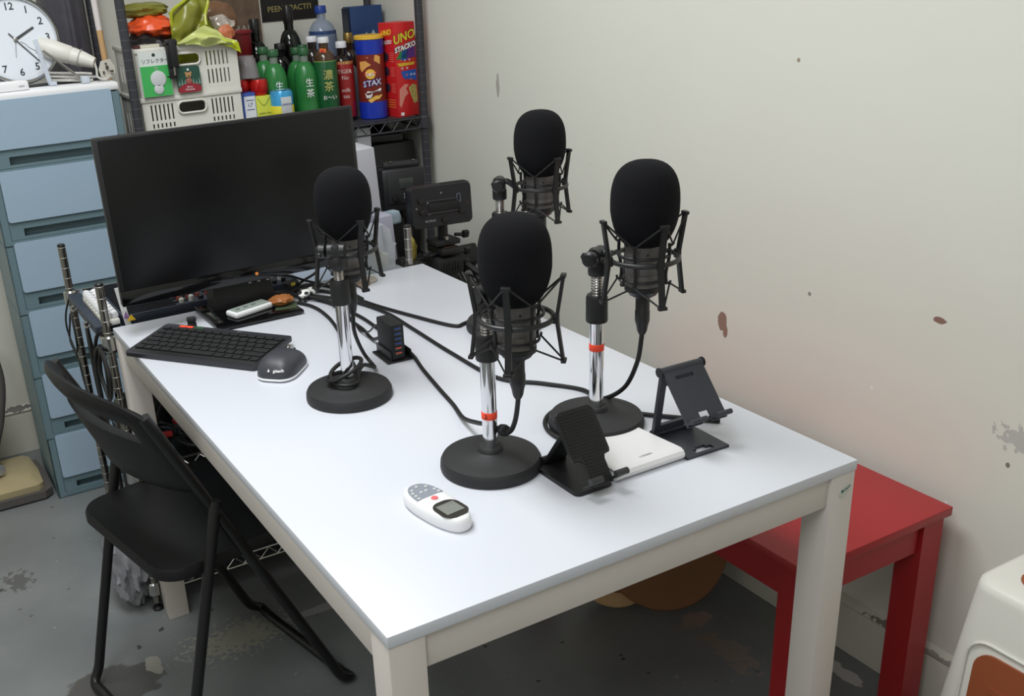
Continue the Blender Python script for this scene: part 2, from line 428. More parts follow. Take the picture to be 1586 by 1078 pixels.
MB().prism(rrect(SX1 - SX0 - .08, SY1 - SY0 - .085, .030, 6, (SX0 + SX1) / 2, (SY0 + SY1) / 2), (0, 0, SZ - .002), (1, 0, 0), (0, 1, 0), (0, 0, .004)).build('seat_pad', brownp, t)
sl = .028 / (SZ - .016)
up = Vector((sl, 0, 1)).normalized()
nrm = Vector((-1, 0, sl)).normalized()
o = Vector((SX0 - .028, 0, 0)) + up * 0.0
pn = MB().prism([(p[0], p[1]) for p in rrect(.25, .27, .03, 6, (SY0 + SY1) / 2, .255)], o + nrm * .0005, (0, 1, 0), up, nrm * .004).build('side_panel', brownp, t)
for zc in (.17, .225, .28, .335):
    MB().prism(rrect(.19, .012, .005, 3, (SY0 + SY1) / 2, zc), o + nrm * .004, (0, 1, 0), up, nrm * .003).build('rib', brownp, pn)
MB().tube([o + nrm * .002 + Vector((0, y, 0)) + up * z for y, z in rrect(.28, .30, .035, 6, (SY0 + SY1) / 2, .255)], .0025, 8, 0, True).build('panel_rim', offwhite, t)

# ------------------------------------------------------------------ folding chair
cx, cy, yaw = .021, .928, .202
t = thing('folding_chair', 'black metal folding chair with plastic seat and slotted backrest left of table', 'chair', (cx, cy, 0), yaw)
def add_u(a, x): return a + x
# local frame: x forward, y = -lateral (near side is -y)
FT, TT = .180, .187
def ft(s, z):  # point on the front/back frame tube at height z, side s
    k = z / .755
    return Vector((.203 + (-.150 - .203) * k, s * (FT + (TT - FT) * min(1, k * 1.1)), z))
tr = .0105
fb = MB()
pts = [ft(-1, .735), ft(-1, .6), ft(-1, .45), ft(-1, .25), ft(-1, .10), ft(-1, .035), (.213, -FT + .005, .014), (.212, -FT + .04, .0115), (.212, 0, .0115), (.212, FT - .04, .0115), (.213, FT - .005, .014), ft(1, .035), ft(1, .10), ft(1, .25), ft(1, .45), ft(1, .6), ft(1, .735)]
fb.tube(pts, tr, 14, 6)
fb.build('front_frame', blackmetal, t, local=True)
rb = MB()
RW = .2
piv = .53
def rt(s, z):
    k = z / piv; fx = ft(1, piv).x
    return Vector((-.185 + (fx + .185) * k, s * (RW + (.196 - RW) * k), z))
pts = [rt(-1, piv + .015), rt(-1, piv - .03), rt(-1, .3), rt(-1, .1), rt(-1, .045), (-.19, -RW + .008, .016), (-.19, -RW + .05, .0115), (-.19, 0, .0115), (-.19, RW - .05, .0115), (-.19, RW - .008, .016), rt(1, .045), rt(1, .1), rt(1, .3), rt(1, piv - .03), rt(1, piv + .015)]
rb.tube(pts, .0105, 14, 6)
rb.build('rear_frame', blackmetal, t, local=True)
for s in (-1, 1):
    MB().cyl((ft(1, piv).x, s * .176, piv), (ft(1, piv).x, s * .210, piv), .006).build('pivot_bolt', blackmetal, t, local=True)
# seat with rounded corners and dropped edge
sm = MB()
zs = .434
pa = rrect(.37, .375, .055, 8, .03, 0)
k = len(pa)
rings = [(1.0, -.022), (1.0, -.006), (.985, 0), (.90, -.003), (.4, -.006)]
vs = []
for sc_, dz in rings:
    vs += [((x - .03) * sc_ + .03, y * sc_, zs + dz) for x, y in pa]
fs = [tuple(range(k - 1, -1, -1))]
for j in range(len(rings) - 1):
    for i in range(k): fs.append((j * k + i, j * k + (i + 1) % k, (j + 1) * k + (i + 1) % k, (j + 1) * k + i))
fs.append(tuple((len(rings) - 1) * k + i for i in range(k)))
sm.add(vs, fs).build('seat', seatblack, t, local=True, ang=60)
MB().tube([(ft(1, .40).x, -.19, .40), (ft(1, .40).x, .19, .40)], .008, 10, 0).build('crossbar', blackmetal, t, local=True)
# backrest: curved shell between z .55 and .745 with a slot
bk = MB()
nu, nv = 30, 14
def bp_(u, v, off):  # u -1..1 lateral, v 0..1 height
    z = .568 + .182 * v + (.012 * (1 - abs(u) ** 2.2) if v > .5 else -.012 * (1 - abs(u) ** 2))
    z -= .022 * max(0, abs(u) - .72) ** 2 / .0784 * max(0, v - .6) / .4
    b0 = ft(1, min(z, .755))
    hw = TT + .010
    x = b0.x - .050 * (1 - u * u) * (1 - .25 * v) + off
    return Vector((x, u * hw, z))
def hole(i, j): return 3 <= i < nu - 3 and 8 <= j < 11
rim = .006
for sgn in (1, -1):
    pass
idx = {}
vs = []; fs = []
for side in (0, 1):
    for i in range(nu + 1):
        for j in range(nv + 1):
            u = -1 + 2 * i / nu; v = j / nv
            # slot edges curved
            edge = min(1, min(i, nu - i) / 1.5, min(j, nv - j) / 1.0)
            th = .003 + .009 * math.sqrt(max(0, edge))
            if (3 <= i <= nu - 3 and 8 <= j <= 11): th *= .8
            idx[(side, i, j)] = len(vs); vs.append(bp_(u, v, th if side else -th))
for i in range(nu):
    for j in range(nv):
        if hole(i, j): continue
        a = [(i, j), (i + 1, j), (i + 1, j + 1), (i, j + 1)]
        fs.append([idx[(1,) + q] for q in a]); fs.append([idx[(0,) + q] for q in reversed(a)])
        for (di, dj, p, q) in ((-1, 0, a[0], a[3]), (1, 0, a[1], a[2]), (0, -1, a[0], a[1]), (0, 1, a[3], a[2])):
            ii, jj = i + di, j + dj
            if ii < 0 or jj < 0 or ii >= nu or jj >= nv or hole(ii, jj):
                fs.append([idx[(0,) + p], idx[(0,) + q], idx[(1,) + q], idx[(1,) + p]])
bk.add(vs, fs).build('backrest', seatblack, t, local=True, ang=50)

# ------------------------------------------------------------------ drawer cabinet
t = thing('drawer_cabinet', 'tall pale blue plastic six drawer cabinet with white top against back wall', 'cabinet', (.08, 2.2, 0))
dx0, dx1, dy0, dy1 = -.103, .258, 2.012, 2.262
DH = [0.002, .19, .377, .562, .7528, .94, 1.118]
for i in range(6):
    z0, z1 = DH[i], DH[i + 1] - .003
    d = MB()
    # body ring frame of each module
    d.bmin((dx0, dy0, z0), (dx0 + .004, dy1, z1), ).bmin((dx1 - .004, dy0, z0), (dx1, dy1, z1)).bmin((dx0, dy1 - .004, z0), (dx1, dy1, z1)).bmin((dx0 + .004, dy0, z0), (dx1 - .004, dy1 - .004, z0 + .006))
    d.plate(dx1 - dx0, z1 - z0, .006, [(.02, .012, dx1 - dx0 - .02, z1 - z0 - .002)], (dx0, dy0 + .006, z0), (1, 0, 0), (0, 0, 1), (0, -1, 0))
    mod = d.build('module', bluebody, t, smooth=False)
    f = MB()
    w_ = dx1 - dx0 - .042
    f.plate(w_, z1 - z0 - .016, .012, [(.035, .006, w_ - .004, .028)], (dx0 + .021, dy0 + .014, z0 + .013), (1, 0, 0), (0, 0, 1), (0, -1, 0))
    f.bmin((dx0 + .021, dy0 + .026, z0 + .013), (dx1 - .021, dy0 + .030, z1 - .004))
    dr = f.build('drawer', bluebody, t, smooth=False)
    MB().prism(rrect(w_ - .002, z1 - z0 - .052, .008, 4, 0, 0), (dx0 + .021 + w_ / 2, dy0 + .003, z0 + .031 + (z1 - z0) / 2 + .006 - .002), (1, 0, 0), (0, 0, 1), (0, -.007, 0)).build('drawer_front', bluefront, dr)
MB().box(((dx0 + dx1) / 2, (dy0 + dy1) / 2, 1.1285), (dx1 - dx0 + .004, dy1 - dy0 + .004, .021), bev=.006).build('top_board', whitep, t)
CT = 1.139
# ------------------------------------------------------------------ microphones on desk stands
def pole_stand(name, label, sx, sy, zc0, zc1, zh, mx, my, mz, arm0, knob=None, tape=None, lettered=False):
    t = thing(name, label, 'microphone stand', (sx, sy, H), 0, None)
    b = MB().lathe([(.0735, .001), (.0742, .004), (.0735, .013), (.0705, .0185), (.055, .0215), (.022, .0245), (.019, .027), (.0175, .033), (.0165, .034), (0, .034)], (sx, sy, H), n=64)
    b.build('base', castiron, t)
    MB().cyl((sx, sy, H + .03), (sx, sy, zc0 + .002), .0108, n=28).build('pole', chrome, t)
    MB().lathe([(.0158, 0), (.0165, .002), (.0162, zc1 - zc0 - .004), (.0145, zc1 - zc0), (.009, zc1 - zc0)], (sx, sy, zc0), n=28).build('collar', rubber, t)
    hb = zh - .022
    th = []
    n_ = 7
    for i in range(n_ * 2 + 1):
        th.append((.0078 if i % 2 else .0088, (hb - zc1) * i / (n_ * 2)))
    MB().lathe(th, (sx, sy, zc1), n=20).build('threaded_tip', zinc, t)
    # swivel head
    d = Vector((mx - sx, my - sy, 0)); dist = d.length; d.normalize(); sdv = Vector((-d.y, d.x, 0))
    h = MB().lathe([(.0125, 0), (.0135, .002), (.0135, .018), (.011, .022), (0, .023)], (sx, sy, hb), n=20)
    h.box((sx, sy, zh + .004), (.024, .016, .030), Matrix.Rotation(math.atan2(d.y, d.x), 3, 'Z'), .005)
    h.cyl(Vector((sx, sy, zh + .008)) - sdv * .014, Vector((sx, sy, zh + .008)) + sdv * .014, .012, n=20)
    h.build('swivel_head', blackp, t)
    kb = MB(); kn = Vector((sx, sy, zh + .008)) + sdv * .016 * (1 if knob is None else knob)
    kd = sdv * (1 if knob is None else knob)
    kb.lathe([(.005, 0), (.011, .003), (.012, .012), (.009, .016), (0, .017)], kn, kd, 12)
    kb.box(kn + kd * .011, (.028, .007, .010), Matrix.Rotation(math.atan2(kd.y, kd.x) + PI / 2, 3, 'Z') @ Matrix.Rotation(.5, 3, 'Y'), .003)
    kb.build('tightening_knob', blackp, t)
    if tape:
        tp = MB().lathe([(.0111, 0), (.0114, .0005), (.0114, .0105), (.0111, .011)], (sx, sy, tape), n=28).build('tape', orange_tape, t)
        tag(tp, 'orange tape band')
        if lettered:
            cd = Vector((C0[0] - sx, C0[1] - sy, 0)).normalized(); cd = Matrix.Rotation(R(-25), 3, 'Z') @ cd
            text('2', .009, Vector((sx, sy, tape + .0055)) + cd * .0118, (-cd.y, cd.x, 0), (0, 0, 1), inkblack, tp)
    # shock mount, a sub-assembly of the stand
    zr = mz - .081 + .003
    c = Vector((mx, my, zr))
    def pt(a, r, z): return Vector((mx + r * math.cos(R(a)), my + r * math.sin(R(a)), zr + z))
    s = MB().torus(c, .049, .0036, n=56)
    s.torus(c + Vector((0, 0, .006)), .036, .0024, n=48)
    s.torus(c + Vector((0, 0, -.030)), .030, .002, n=48)
    ba = math.degrees(math.atan2(sy - my, sx - mx))
    s.tube([Vector((sx, sy, zh + .008)), Vector((sx, sy, zh + .008)) + d * max(.01, (dist - .049) * .5) + Vector((0, 0, .004)), pt(ba, .049, 0)], .0055, 10, 4)
    # four inner uprights between the arms
    for k in range(4):
        a = arm0 + 45 + 90 * k
        s.tube([pt(a, .037, .024), pt(a, .0375, .012), pt(a, .0365, 0), pt(a, .033, -.02), pt(a, .0345, -.036)], .0024, 8, 3)
        s.tube([pt(a, .037, .020), pt(a, .042, .023), pt(a, .043, .027)], .0018, 6, 2)
        s.tube([pt(a, .0345, -.033), pt(a, .039, -.035), pt(a, .040, -.030)], .0018, 6, 2)
    sm_ = s.build('shock_mount', blackp, t)
    for k in range(4):
        a = arm0 + 90 * k
        g = MB()
        ta = R(a); ax_r = Vector((math.cos(ta), math.sin(ta), 0)); ax_t = Vector((-math.sin(ta), math.cos(ta), 0))
        prof = [(.063, .060), (.0545, .006), (.0545, -.006), (.062, -.060)]
        ww, tt = .0042, .0022
        vs = []
        for r_, z_ in prof:
            for p, q in ((-ww, -tt), (ww, -tt), (ww, tt), (-ww, tt)):
                vs.append(Vector((mx, my, zr + z_)) + ax_r * (r_ + q) + ax_t * p)
        fs = [(3, 2, 1, 0), (12, 13, 14, 15)]
        for j in range(3):
            for i in range(4): fs.append((j * 4 + i, j * 4 + (i + 1) % 4, (j + 1) * 4 + (i + 1) % 4, (j + 1) * 4 + i))
        g.add(vs, fs)
        for z_ in (.058, -.058): g.box(Vector((mx, my, zr + z_)) + ax_r * .0625, (.007, .013, .005), Matrix.Rotation(ta, 3, 'Z'), .001)
        g.box(Vector((mx, my, zr)) + ax_r * .052, (.008, .009, .014), Matrix.Rotation(ta, 3, 'Z'), .002)
        g.build('arm', blackp, sm_)
    for k in range(4):
        a = arm0 + 90 * k
        for zt, zb, ri in ((.058, .023, .042), (-.058, -.034, .039)):
            MB().tube([pt(a - 45, ri, zb), pt(a - 2, .0625, zt), pt(a + 2, .0625, zt), pt(a + 45, ri, zb)], .0014, 6, 0).build('elastic_cord', rubber, sm_)
    return t
C0 = (-0.38896732, -0.87420118, 1.41070136)
def microphone(label, mx, my, mz, fr=.0482, tilt=0):
    t = thing('microphone', label, 'microphone', (mx, my, mz - .19), 0)
    pr = []
    # foam windscreen: flattened egg
    N_ = 26
    for i in range(N_ + 1):
        th = PI * i / N_
        z = -math.cos(th); e = 2.7
        r_ = (max(0, 1 - abs(z) ** e)) ** (1 / e)
        r_ *= (1 - .13 * max(0, -z - .1))
        if z < -.93: r_ = max(r_, .0) 
        pr.append((fr * r_, .0625 * z))
    MB().lathe(pr, (mx, my, mz - .002), n=56).build('windscreen', foam, t)
    b = MB().lathe([(.0235, 0), (.0262, .003), (.0262, .018), (.0255, .0195), (.0255, .0205), (.0262, .022), (.0262, .074), (0, .075)], (mx, my, mz - .120), n=40)
    body = b.build('body', gunmetal, t)
    MB().lathe([(.010, 0), (.0135, .002), (.020, .006), (.0225, .010), (.0265, .013), (.0265, .020), (.023, .022)], (mx, my, mz - .138), n=36).build('end_cap', blackp, t)
    ca = R(math.degrees(math.atan2(C0[1] - my, C0[0] - mx)) + 12)
    MB().lathe([(.0016, 0), (.0016, .0006), (0, .0006)], (mx + .0262 * math.cos(ca), my + .0262 * math.sin(ca), mz - .068), (math.cos(ca), math.sin(ca), 0), 12).build('switch_dot', inkblack, body)
    return t
def plug(m, mx, my, mz, lean=(0, 0)):
    a = Vector((mx, my, mz - .137)); b = a + Vector((lean[0], lean[1], -.052))
    d = (b - a)
    m.lathe([(.0098, 0), (.0102, .002), (.0102, .020), (.0108, .021), (.0108, .036), (.009, .042), (.0072, .052), (.0048, .057), (0, .057)], a, d, 20)
    return b
ST = [
 # name, label, stand xy, collar z0,z1, head z, mic xyz, arm angle, knob side, tape z, lettered
 ('microphone_stand', 'microphone stand beside the mouse, chrome pole with cable coiled round its foot', .256, .644, .880, .922, .962, .2998, .7012, 1.031, -113.6 - 66, 1, None, False),
 ('microphone_stand', 'microphone stand nearest the camera, chrome pole with orange tape numbered 2', .315, .283, .880, .918, .968, .3179, .2114, 1.039, -123.1 - 11, 1, .790, True),
 ('microphone_stand', 'microphone stand behind the phone holders, chrome pole with plain orange tape', .524, .307, .884, .926, .978, .5576, .2433, 1.0685, -130.3 - 64, -1, .838, False),
 ('microphone_stand', 'farthest microphone stand, rising behind the frontmost microphone', .655, .775, .905, .945, .992, .7162, .7287, 1.0721, -124.6 - 60, -1, None, False)]
ML = ['microphone with black foam windscreen on the leftmost stand, in front of the monitor',
      'microphone with black foam windscreen on the frontmost stand, centre of the table',
      'microphone with black foam windscreen at right, on the stand behind the phone holders',
      'microphone with black foam windscreen farthest back, seen against the wall']
for a, ml in zip(ST, ML):
    pole_stand(a[0], a[1], a[2], a[3], a[4], a[5], a[6], a[7], a[8], a[9], a[10], a[11], a[12], a[13])
    microphone(ml, a[7], a[8], a[9])

# ------------------------------------------------------------------ cables
cr = .0036
zt_ = H + cr + .0003
def cable(name, label, pts, r=cr, m=rubber, parts=None, cat='cable', group=None, plugat=None, straps=()):
    t = thing(name, label, cat, (pts[0][0], pts[0][1], H), 0, group)
    MB().tube(pts, r, 10, 8).build('cord', m, t)
    if plugat:
        mb = MB(); plug(mb, *plugat); mb.build('connector', blackp, t)
    for (p, q, rr) in straps: MB().lathe([(rr * .8, 0), (rr, .002), (rr * 1.05, .008), (rr, .016), (rr * .8, .018)], p, Vector(q), 10).build('cable_tie', blackm, t)
    return t
cable('microphone_cable', 'black cable from the farthest microphone running left behind the frontmost one', [(.7162, .7287, .89), (.717, .735, .85), (.712, .76, .77), (.70, .83, .725), (.66, .86, zt_), (.60, .835, zt_), (.574, .839, zt_), (.540, .94, zt_), (.513, 1.036, zt_), (.488, 1.147, zt_), (.45, 1.235, zt_), (.40, 1.262, zt_), (.36, 1.30, H - .005), (.33, 1.33, H - .02)], plugat=(.7162, .7287, 1.0721))
cable('microphone_cable', 'black cable from the right microphone crossing the table behind the poles', [(.5576, .2433, .882), (.559, .246, .865), (.565, .262, .82), (.572, .30, .765), (.574, .36, .725), (.585, .425, zt_), (.547, .487, zt_), (.499, .555, zt_), (.4957, .706, zt_), (.502, .871, zt_), (.5046, .99, zt_), (.485, 1.095, zt_), (.45, 1.17, zt_), (.41, 1.225, zt_), (.37, 1.262, zt_ + .006), (.34, 1.30, H - .01)], plugat=(.5576, .2433, 1.0685))
hub = [(.6015 + 0, .300, zt_)]
a0 = [math.radians(x) for x in range(-12, 232, 18)]
cable('microphone_cable', 'black cable looped around the base of the stand behind the phone holders', [(.68, .20, zt_)] + [(.524 + .0795 * math.cos(x), .307 + .0795 * math.sin(x), zt_) for x in a0] + [(.455, .235, zt_), (.45, .22, zt_)])
cable('microphone_cable', 'black cable from the frontmost microphone hanging in a bow past its pole', [(.3179, .2114, .852), (.3185, .213, .838), (.3205, .224, .806), (.325, .245, .780), (.3285, .270, .771), (.332, .31, .764), (.340, .36, .746), (.356, .43, .724), (.378, .50, zt_), (.392, .57, zt_), (.413, .668, zt_), (.428, .733, zt_ + .003), (.436, .80, zt_ + .003), (.445, .90, zt_), (.45, 1.0, zt_), (.44, 1.10, zt_), (.42, 1.19, zt_), (.36, 1.27, zt_ + .004), (.33, 1.31, H - .01)], plugat=(.3179, .2114, 1.039), straps=(((.3265, .258, .7755), (.15, .8, -.25), .0085),))
cable('microphone_cable', 'black cable from the leftmost microphone coiled around its pole foot', [(.2998, .7012, .845), (.302, .705, .83), (.308, .72, .80), (.325, .745, .765), (.345, .765, .73), (.350, .745, zt_), (.336, .71, .726), (.305, .685, .745), (.28, .655, .745), (.262, .622, .744), (.24, .620, .744), (.228, .640, .746), (.235, .668, .752), (.26, .682, .760), (.282, .672, .768), (.285, .648, .772), (.268, .628, .768), (.243, .625, .760), (.226, .635, .751), (.222, .655, .748), (.24, .675, .746), (.27, .680, .745), (.30, .70, .738), (.32, .76, zt_), (.345, .85, zt_), (.375, .95, zt_), (.395, 1.05, zt_), (.395, 1.14, zt_), (.36, 1.22, zt_), (.34, 1.29, zt_ - .003)], plugat=(.2998, .7012, 1.031))
cable('power_cable', 'black cable from the back of the charging hub to the cable tangle', [(.400, .806, H + .03), (.404, .83, H + .018), (.41, .87, zt_), (.42, .93, zt_), (.425, 1.0, zt_), (.44, 1.06, zt_ + .004), (.43, 1.14, zt_ + .006), (.40, 1.20, zt_ + .006), (.36, 1.25, zt_ + .006)], .0034)
cable('thin_cable', 'thin black lead arching from the coiled cable to the charging hub top', [(.397, .803, H + .052), (.400, .83, H + .045), (.405, .87, H + .020), (.412, .93, H + .0035), (.43, 1.0, H + .002), (.438, 1.08, H + .002)], .0018)
# tangle beside the monitor foot
for i, (lb, pts, r_) in enumerate([
    ('thick black cable in the tangle behind the monitor foot', [(.37, 1.23, zt_), (.41, 1.255, H + .012), (.45, 1.24, H + .016), (.49, 1.19, H + .010), (.505, 1.11, zt_)], .0045),
    ('black cable rising from the tangle up behind the monitor', [(.40, 1.262, zt_), (.43, 1.27, H + .02), (.47, 1.275, H + .035), (.50, 1.28, H + .07), (.52, 1.262, H + .085), (.50, 1.25, H + .09), (.45, 1.245, H + .095)], .003),
    ('black cable sagging below the monitor right corner', [(.36, 1.262, H + .05), (.40, 1.27, H + .04), (.44, 1.26, H + .022), (.475, 1.225, zt_ + .008), (.46, 1.16, zt_ + .008), (.43, 1.10, zt_ + .008)], .0028)]):
    cable('tangled_cable', lb, pts, r_)
t = thing('adapter_cable', 'yellow marked black adapter lying in the cable tangle', 'adapter', (.40, 1.265, H))
MB().box((.40, 1.262, H + .024), (.035, .018, .012), (0, 0, .3), .003).build('body', blackp, t)
MB().box((.402, 1.253, H + .024), (.012, .004, .007), (0, 0, .3), .001).build('mark', mat('yellow mark', (220, 200, 60), .5), t)

# ------------------------------------------------------------------ monitor
mxc, myc = .2885, 1.2
t = thing('monitor', 'wide black computer monitor on a glossy black foot at far end of table', 'monitor', (.2725, 1.19, H))
tl = R(-3)
rx = Matrix.Rotation(tl, 3, 'X')
pc = Vector((mxc, myc, .947))
def mp(x, y, z): return pc + rx @ Vector((x, y, z))
MB().box(mp(0, .012, 0), (.5535, .016, .336), rx, .004).build('panel', blackp, t)
MB().box(mp(0, .0030, .012), (.535, .002, .300), rx, .0004).build('screen', screenm, t)
MB().box(mp(0, .0028, -.152), (.5535, .004, .032), rx, .0015).build('lower_bezel', blackgl, t)
MB().prism([(-.20, -.07), (.20, -.07), (.17, .08), (-.17, .08)], mp(0, .02, 0), (1, 0, 0), rx @ Vector((0, 0, 1)), rx @ Vector((0, .03, 0))).build('rear_housing', blackp, t)
nb = MB()
nb.add([(.203, 1.222, H + .010), (.347, 1.222, H + .010), (.347, 1.262, H + .010), (.203, 1.262, H + .010), (.215, 1.228, H + .078), (.338, 1.228, H + .078), (.338, 1.262, H + .12), (.215, 1.262, H + .12)],
       [(3, 2, 1, 0), (4, 5, 6, 7), (0, 1, 5, 4), (1, 2, 6, 5), (2, 3, 7, 6), (3, 0, 4, 7)]).build('neck', blackp, t)
MB().box((.272, 1.193, H + .0065), (.190, .172, .008), None, .003).build('foot', blackgl, t)
MB().box((.272, 1.20, H + .0015), (.16, .14, .003), None, .001).build('foot_pad', rubber, t)
lg = MB().cyl(mp(.012, -.0005, -.1525), mp(.012, .0012, -.1525), .0035, n=14).build('emblem', mat('orange emblem', (230, 140, 60), .4), t)
for k in range(3):
    MB().box(mp(.0 + .02 * k - .005, .004, -.1695), (.006, .005, .002), rx).build('button', zinc, t)

# on the monitor foot
t = thing('air_conditioner_remote', 'slim white remote with grey face lying on the monitor foot', 'remote', (.266, 1.165, H + .0105), R(17))
MB().box((0, 0, .007), (.098, .040, .013), None, .005).build('body', whitep, t, local=True)
MB().box((0, 0, .0138), (.088, .031, .0008), None, .0003).build('face', mat('grey face', (140, 150, 142), .4), t, local=True)
for k in range(3): MB().box((-.03 + .02 * k, 0, .0146), (.010, .006, .0008), None, .0003).build('button', mat('dark grey key', (100, 108, 104), .4), t, local=True)
m = MB().blob((.338, 1.165, H + .0225), (.052, .042, .020), 3, .3, 3.0, 1, 14)
t = single('wooden_charm', m, mat('brown charm', (150, 92, 44), .5, var=.5, vscale=90), 'small brown spotted wooden charm lying on the monitor foot', 'ornament')
m = MB().prism([(0, 0), (.045, -.01), (.062, .03), (.02, .048)], (.312, 1.135, H + .0108), (1, 0, 0), (0, 1, 0), (0, 0, .0012))
t = single('small_card', m, mat('green card', (62, 74, 52), .5), 'small dark green card under the brown charm on the monitor foot', 'card')
# cow patterned clip
t = thing('cow_figurine', 'tiny black and white cow patterned figurine on table beside monitor foot', 'figurine', (.405, 1.195, H), R(40))
bw = mat('white toy', (235, 235, 232), .4)
MB().blob((0, 0, .016), (.040, .022, .018), 2, .1, 2, 1, 14).build('body', bw, t, local=True)
MB().box((.024, -.006, .016), (.014, .016, .015), (0, 0, .3), .004).build('head', bw, t, local=True)
for a, b in ((-.012, -.007), (.012, -.007), (-.012, .007), (.012, .007)): MB().cyl((a, b, .0005), (a, b, .012), .0032, n=8).build('leg', inkblack, t, local=True)
for a, b, c_ in ((-.008, -.008, .020), (.006, .003, .0245), (-.014, .004, .022), (.010, -.009, .014)): MB().blob((a, b, c_), (.012, .010, .006), a * 100, .3, 2, 1, 8).build('patch', inkblack, t, local=True)
for s_ in (-1, 1): MB().cyl((.020, s_ * .006 - .004, .022), (.018, s_ * .012 - .004, .030), .002, n=6).build('horn', inkblack, t, local=True)
MB().cyl((.0312, -.009, .014), (.0312, -.009, .0141), .001).build('eye', inkblack, t, local=True)
# round wooden discs
for (x, y, lb) in ((.555, 1.222, 'round brown wooden coaster nearer the camera behind left microphone'), (.580, 1.237, 'round pale wooden coaster half behind the brown one')):
    m = MB().lathe([(0, 0), (.021, 0), (.022, .001), (.022, .0045), (.021, .0055), (.018, .0055), (.0175, .0045), (0, .0045)], (x, y, H + .0002), n=32)
    t = single('coaster', m, mat('brown coaster', (132, 108, 92), .5) if x < .57 else mat('pale coaster', (170, 160, 148), .5), lb, 'coaster')
# usb receiver / small black adapter standing
t = thing('memory_stick', 'small black memory stick standing on table left of monitor foot', 'memory stick', (.137, 1.158, H))
MB().box((.137, 1.158, H + .009), (.0185, .013, .017), (0, 0, -.2), .003).build('cap', blackp, t)
MB().box((.137, 1.158, H + .0235), (.019, .0135, .011), (0, 0, -.2), .003).build('body', blackm, t)
MB().torus((.1465, 1.154, H + .025), .002, .0006, (1, 0, 0), 12, 6).build('ring', chrome, t)

# ------------------------------------------------------------------ keyboard
kx, ky = .1262, 1.0155
t = thing('keyboard', 'compact black keyboard near the far left edge of the table', 'keyboard', (kx, ky, H), math.atan2(-.793, .61))
kw, kd = .300, .142
tilt = R(4.5)
rk = Matrix.Rotation(tilt, 3, 'X')
def kp(x, y, z): return rk @ Vector((x, y, z)) + Vector((0, 0, .0125))
o1 = MB()
o1.prism(rrect(kw, kd, .008, 5), kp(0, 0, -.006), (1, 0, 0), rk @ Vector((0, 1, 0)), rk @ Vector((0, 0, .008)))
o1.build('case', mat('charcoal case', (44, 45, 50), .45), t, local=True)
MB().box(kp(0, -.004, .0022), (kw - .012, kd - .026, .0006), rk, .0002).build('key_tray', blackp, t, local=True)
rows = [(.048, [1] * 14, .013), (.030, [1] * 13 + [1.5], .0165), (.012, [1.4] + [1] * 12 + [1.1], .0165), (-.006, [1.7] + [1] * 11 + [1.8], .0165), (-.024, [2.2] + [1] * 10 + [2.3], .0165), (-.042, [1.1, 1, 1, 1.2, 5.2, 1.2, 1, 1, 1, 1], .0165)]
keymesh = {}
for y, ws, kh in rows:
    tot = sum(ws); x = -(kw - .016) / 2; un = (kw - .016) / tot
    for w_ in ws:
        key = (round(w_ * un, 4), kh)
        cxk = x + w_ * un / 2
        if key not in keymesh:
            keymesh[key] = MB().box((0, 0, 0), (w_ * un - .0028, kh - .0028, .003), rk, .0009, 1).build('key', blackm, t, local=True)
            ob = keymesh[key]
        else:
            ob = keymesh[key].copy(); COL.objects.link(ob); ob.parent = t
        ob.location = kp(cxk, y, .0042)
        x += w_ * un
for a, b, c_ in ((-.105, 1, orange_tape), (-.088, 2, orange_tape), (-.066, 3, mat('green print', (40, 80, 50), .5))):
    MB().box(kp(a, .064, .0023), (.015 if b < 3 else .02, .008, .0006), rk).build('sticker', c_, t, local=True)
MB().cyl((-kw / 2 + .03, kd / 2 - .02, .0002), (-kw / 2 + .03, kd / 2 - .02, .012), .006, n=12).build('foot', rubber, t, local=True)
MB().cyl((kw / 2 - .03, kd / 2 - .02, .0002), (kw / 2 - .03, kd / 2 - .02, .012), .006, n=12).build('foot', rubber, t, local=True)
MB().cyl((-kw / 2 + .06, -kd / 2 + .02, .0002), (-kw / 2 + .06, -kd / 2 + .02, .004), .006, n=12).build('foot', rubber, t, local=True)
MB().cyl((kw / 2 - .03, -kd / 2 + .02, .0002), (kw / 2 - .03, -kd / 2 + .02, .004), .006, n=12).build('foot', rubber, t, local=True)
text('logitech', .0035, WM[t.name] @ kp(.03, .0645, .0023), WM[t.name].to_3x3() @ Vector((1, 0, 0)), WM[t.name].to_3x3() @ Vector((0, 1, 0)), mat('grey print', (150, 150, 150), .5), t)

